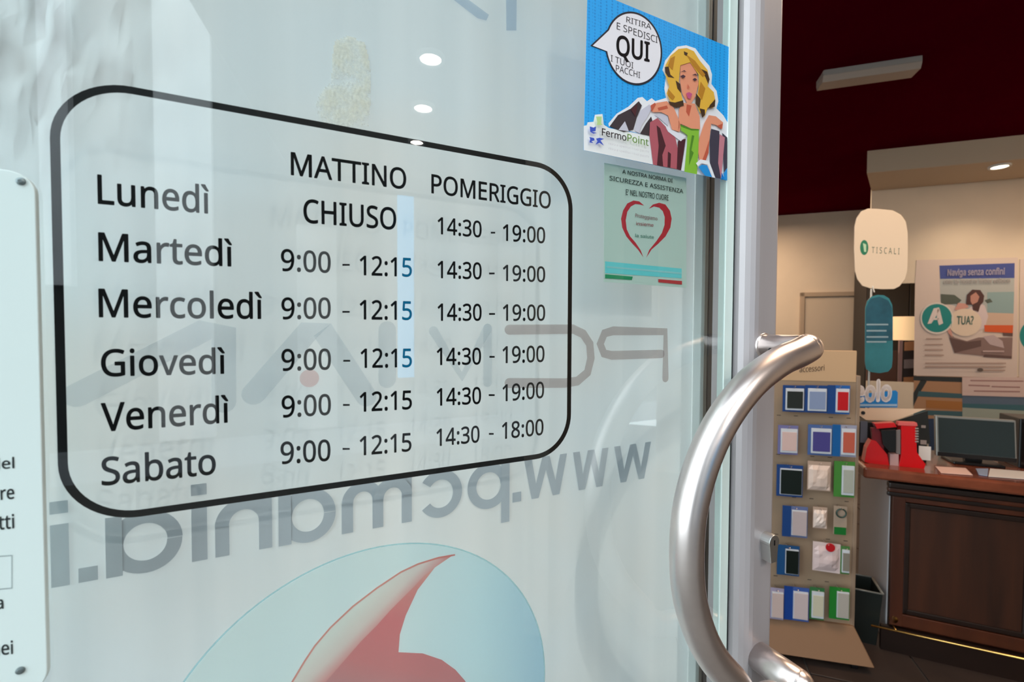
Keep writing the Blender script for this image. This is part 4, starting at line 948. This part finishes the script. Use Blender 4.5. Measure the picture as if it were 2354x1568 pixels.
for i, y in enumerate((520, 590, 660, 715)):
    flat('text_line', TP, [[hx(*p) for p in ((255, y - 9), (500 - 20 * (i % 2), y - 9), (500 - 20 * (i % 2), y + 9), (255, y + 9))]], .0218, sc((140, 160, 166)), ts)
MB().tube([TP.pt(2010, 672, .018), TP.pt(2006, 658, -.002)], .003, 8).build('hook', mat('clear white stalk', (214, 210, 204), .3), ts)

# ------------------------------------------------------------------ accessory rack
rk = V((math.cos(math.radians(-13)), math.sin(math.radians(-13)), 0))
RK = Plane(W(1880, 1200, 1.96), rk)
M_board = mat('beige pegboard', (156, 131, 108), .6, noise=.05, scale=6)
aL = RK.sz(1690, 1200)[0]; aR = RK.sz(1966, 1200)[0]; zR0 = .13; zRT = RK.sz(1880, 872)[1]; zH = RK.sz(1880, 800)[1]
rack = thing('accessory_rack', 'beige pegboard display rack of phone accessories between door and counter', 'display rack', RK.P((aL + aR) / 2, 0))
bk = d3 * .03
box('board', RK.P(aL, zR0, 0), rk * (aR - aL), RK.n * -.02, Z * (zRT - zR0), M_board, rack)
box('header', RK.P(aL + .03, zRT - .01, .002), rk * (aR - aL - .04), RK.n * -.016, Z * (zH - zRT), mat('header cream', (196, 160, 124), .6), rack, bevel=.003)
text('word', 'accessori', RK, (1838, 856), (1895, 852), 843, .004, sc((70, 52, 40)), rack)
for a in (aL, aR - .006):
    box('upright', RK.P(a - .004, 0.05, .004), rk * .016, RK.n * -.035, Z * (zRT - .03), mat('upright beige', (150, 126, 106), .5), rack, bevel=.003)
box('rear_post', RK.P(aR + .004, .10, -.05), rk * .012, RK.n * -.03, Z * (RK.sz(1968, 1255)[1] - .10), M_dark, rack)
pts_ = [RK.P(aL - .02, .045, .10), RK.P(aR + .04, .045, .10), RK.P(aR + .04, .045, -.2), RK.P(aL - .02, .045, -.2)]
pts2 = [RK.P(aL, .16, .015), RK.P(aR, .16, .015), RK.P(aR, .16, -.12), RK.P(aL, .16, -.12)]
mesh('base', pts_ + pts2, [(3, 2, 1, 0), (4, 5, 6, 7)] + [(i, (i + 1) % 4, 4 + (i + 1) % 4, 4 + i) for i in range(4)], mat('base tan', (132, 98, 72), .5), rack, bevel=.004)
for x in (aL + .05, aR - .02):
    for q in (.05, -.15):
        c = RK.P(x, .0225, q); MB().tube([c - rk * .012, c + rk * .012], .0225, 16).build('caster', M_dark, rack)
for i in range(6):                                      # horizontal slots of the pegboard
    for j in range(7):
        if (i + j) % 3 == 2: continue
        z = RK.sz(1900, (872, 960, 1052, 1150, 1240, 1338)[i])[1]; a = aL + .035 + (aR - aL - .07) * j / 6
        box('slot', RK.P(a - .008, z, .0002), rk * .016, RK.n * .0006, Z * .003, mat('slot shadow', (70, 56, 48), .8), rack)
def pack(label, x0, y0, x1, y1, card, prod, strip=None, style='box', dot=None, tiltd=0):
    off = .035 + random.random() * .006
    a0, z1 = RK.sz(x0, y0, off); a1, z0 = RK.sz(x1, y1, off); z1 = RK.sz((x0 + x1) / 2, y0, off)[1]; z0 = RK.sz((x0 + x1) / 2, y1, off)[1]
    w_ = a1 - a0; h_ = z1 - z0; am = (a0 + a1) / 2
    t = thing('accessory_pack', label, 'phone accessory', RK.P(am, z0, off), 'packs hanging on the accessory rack')
    cm = mat('card %d %d %d' % card, card, .45); pm = mat('product %d %d %d' % prod, prod, .35)
    sk = Z * 0
    box('card', RK.P(a0, z0, off - .002), rk * w_ + Z * tiltd * w_, RK.n * .0016, Z * h_, cm, t)
    mb = MB().tube([RK.P(am, z1 - .008, .0), RK.P(am, z1 - .008, off + .014), RK.P(am, z1 - .002, off + .018)], .0014, 8)
    mb.build('hook', M_steel, rack)
    if strip: box('side_strip', RK.P(a0, z0, off), rk * w_ * .34, RK.n * .0008, Z * h_, mat('card %d %d %d' % strip, strip, .45), t)
    l_ = .36 if strip else .12
    if style == 'bag':
        vs = []; N = 7
        for i in range(N):
            for j in range(N):
                u, v_ = i / (N - 1), j / (N - 1)
                bul = .014 * (u * (1 - u) * 4) ** .5 * (v_ * (1 - v_) * 4) ** .5 * (.75 + .5 * random.random())
                vs.append(RK.P(a0 + w_ * (.04 + .92 * u), z0 + h_ * (.03 + .84 * v_), off + .0004 + bul))
        fs = [(i * N + j, (i + 1) * N + j, (i + 1) * N + j + 1, i * N + j + 1) for i in range(N - 1) for j in range(N - 1)]
        mesh('bag', vs, fs, pm, t)
    elif style == 'coil':
        c = RK.P(am, z0 + h_ * .78, off + .008); r_ = w_ * .36
        MB().tube([c + rk * r_ * math.cos(k * math.pi / 8) + Z * r_ * math.sin(k * math.pi / 8) for k in range(17)], .003, 8, caps=False).build('cable', mat('cable dark green', (40, 66, 60), .35), t, smooth=True)
        box('label_tab', RK.P(a0 + w_ * .05, z0, off), rk * w_ * .9, RK.n * .003, Z * h_ * .26, pm, t, bevel=.001)
    else:
        fm_ = mat('clear blister', (206, 208, 214), .2)
        bl_ = box('blister', RK.P(a0 + w_ * l_, z0 + h_ * .07, off), rk * w_ * (.95 - l_), RK.n * .006, Z * h_ * .82, fm_, t, bevel=.001)
        e = .06 if style == 'box' else .02
        box('product', RK.P(a0 + w_ * (l_ + e), z0 + h_ * (.07 + e * 1.2), off + .006), rk * w_ * (.95 - l_ - 2 * e), RK.n * .003, Z * h_ * (.82 - 3 * e), pm, bl_, bevel=.0008)
    if dot:
        c = RK.P(a0 + w_ * .58, z1 - h_ * .12, off + .012); MB().tube([c, c + RK.n * .003], w_ * .17, 20).build('round_tag', mat('dot %d %d %d' % dot, dot, .4), t)
    return t
NAVY, BLUE, GRN = (20, 62, 122), (34, 92, 162), (66, 128, 52)
PK = [
 ('black phone case in a white blister on blue card, top row next to the stile', 1800, 886, 1849, 947, NAVY, (34, 40, 38), None, 'box'),
 ('silver blue phone case blister, middle of the top row', 1851, 886, 1901, 949, NAVY, (132, 146, 178), None, 'box'),
 ('bright red phone case in a blue pack, top row', 1903, 886, 1953, 952, BLUE, (188, 26, 34), NAVY, 'box'),
 ('pink fronted pack with violet edges, second row beside the stile', 1789, 978, 1834, 1045, (112, 110, 156), (214, 182, 176), None, 'box'),
 ('violet case in a slate blue pack, second row middle', 1858, 977, 1912, 1047, (72, 98, 150), (72, 66, 130), None, 'box'),
 ('orange red case with a broad blue left edge, second row', 1914, 977, 1968, 1050, (150, 150, 170), (188, 92, 74), (14, 88, 150), 'box'),
 ('navy pack holding a large black case, third row', 1786, 1069, 1845, 1142, NAVY, (10, 24, 22), None, 'wide'),
 ('clear bag of white cable, third row middle', 1857, 1061, 1909, 1128, (184, 156, 138), (222, 196, 182), None, 'bag'),
 ('green card with a clear grey bag, third row beside the edge', 1918, 1061, 1964, 1143, GRN, (170, 172, 160), GRN, 'box'),
 ('white fronted pack with dark blue edge, fourth row', 1799, 1164, 1856, 1235, (96, 108, 150), (190, 172, 172), NAVY, 'wide'),
 ('small clear bag with a white plug, fourth row', 1869, 1166, 1901, 1215, (186, 158, 140), (226, 204, 192), None, 'bag'),
 ('coiled dark cable above a green tab, fourth row', 1917, 1164, 1946, 1229, (168, 146, 128), (24, 110, 44), None, 'coil'),
 ('black case in a white frame on blue card, fifth row', 1787, 1254, 1837, 1323, (20, 72, 120), (10, 22, 18), (22, 74, 124), 'wide'),
 ('white card with a round red tag, fifth row', 1869, 1247, 1931, 1314, (220, 198, 194), (214, 190, 188), None, 'bag', (186, 20, 30), -.04),
 ('green and grey pack half hidden beside the red tagged card', 1933, 1256, 1952, 1320, (70, 120, 60), (136, 128, 116), None, 'box'),
 ('pale pink pack beside the stile, bottom row', 1770, 1352, 1801, 1424, (160, 150, 176), (206, 182, 176), None, 'wide'),
 ('blue edged pale pack, bottom row', 1803, 1350, 1859, 1427, (60, 90, 160), (204, 184, 184), (20, 62, 140), 'wide'),
 ('slim green card with white adapter, bottom row', 1862, 1351, 1894, 1425, (50, 110, 62), (204, 196, 172), None, 'box'),
 ('bright green card with grey beads, bottom row beside the edge', 1907, 1351, 1952, 1424, (36, 126, 44), (178, 168, 158), (30, 120, 40), 'wide'),
]
for p in PK: pack(*p)

for k, m in _m.items():
    if k.endswith('print on film') or k in ('faint red print', 'blue grey print', 'rim print', 'comma outline print'): translucent(m)
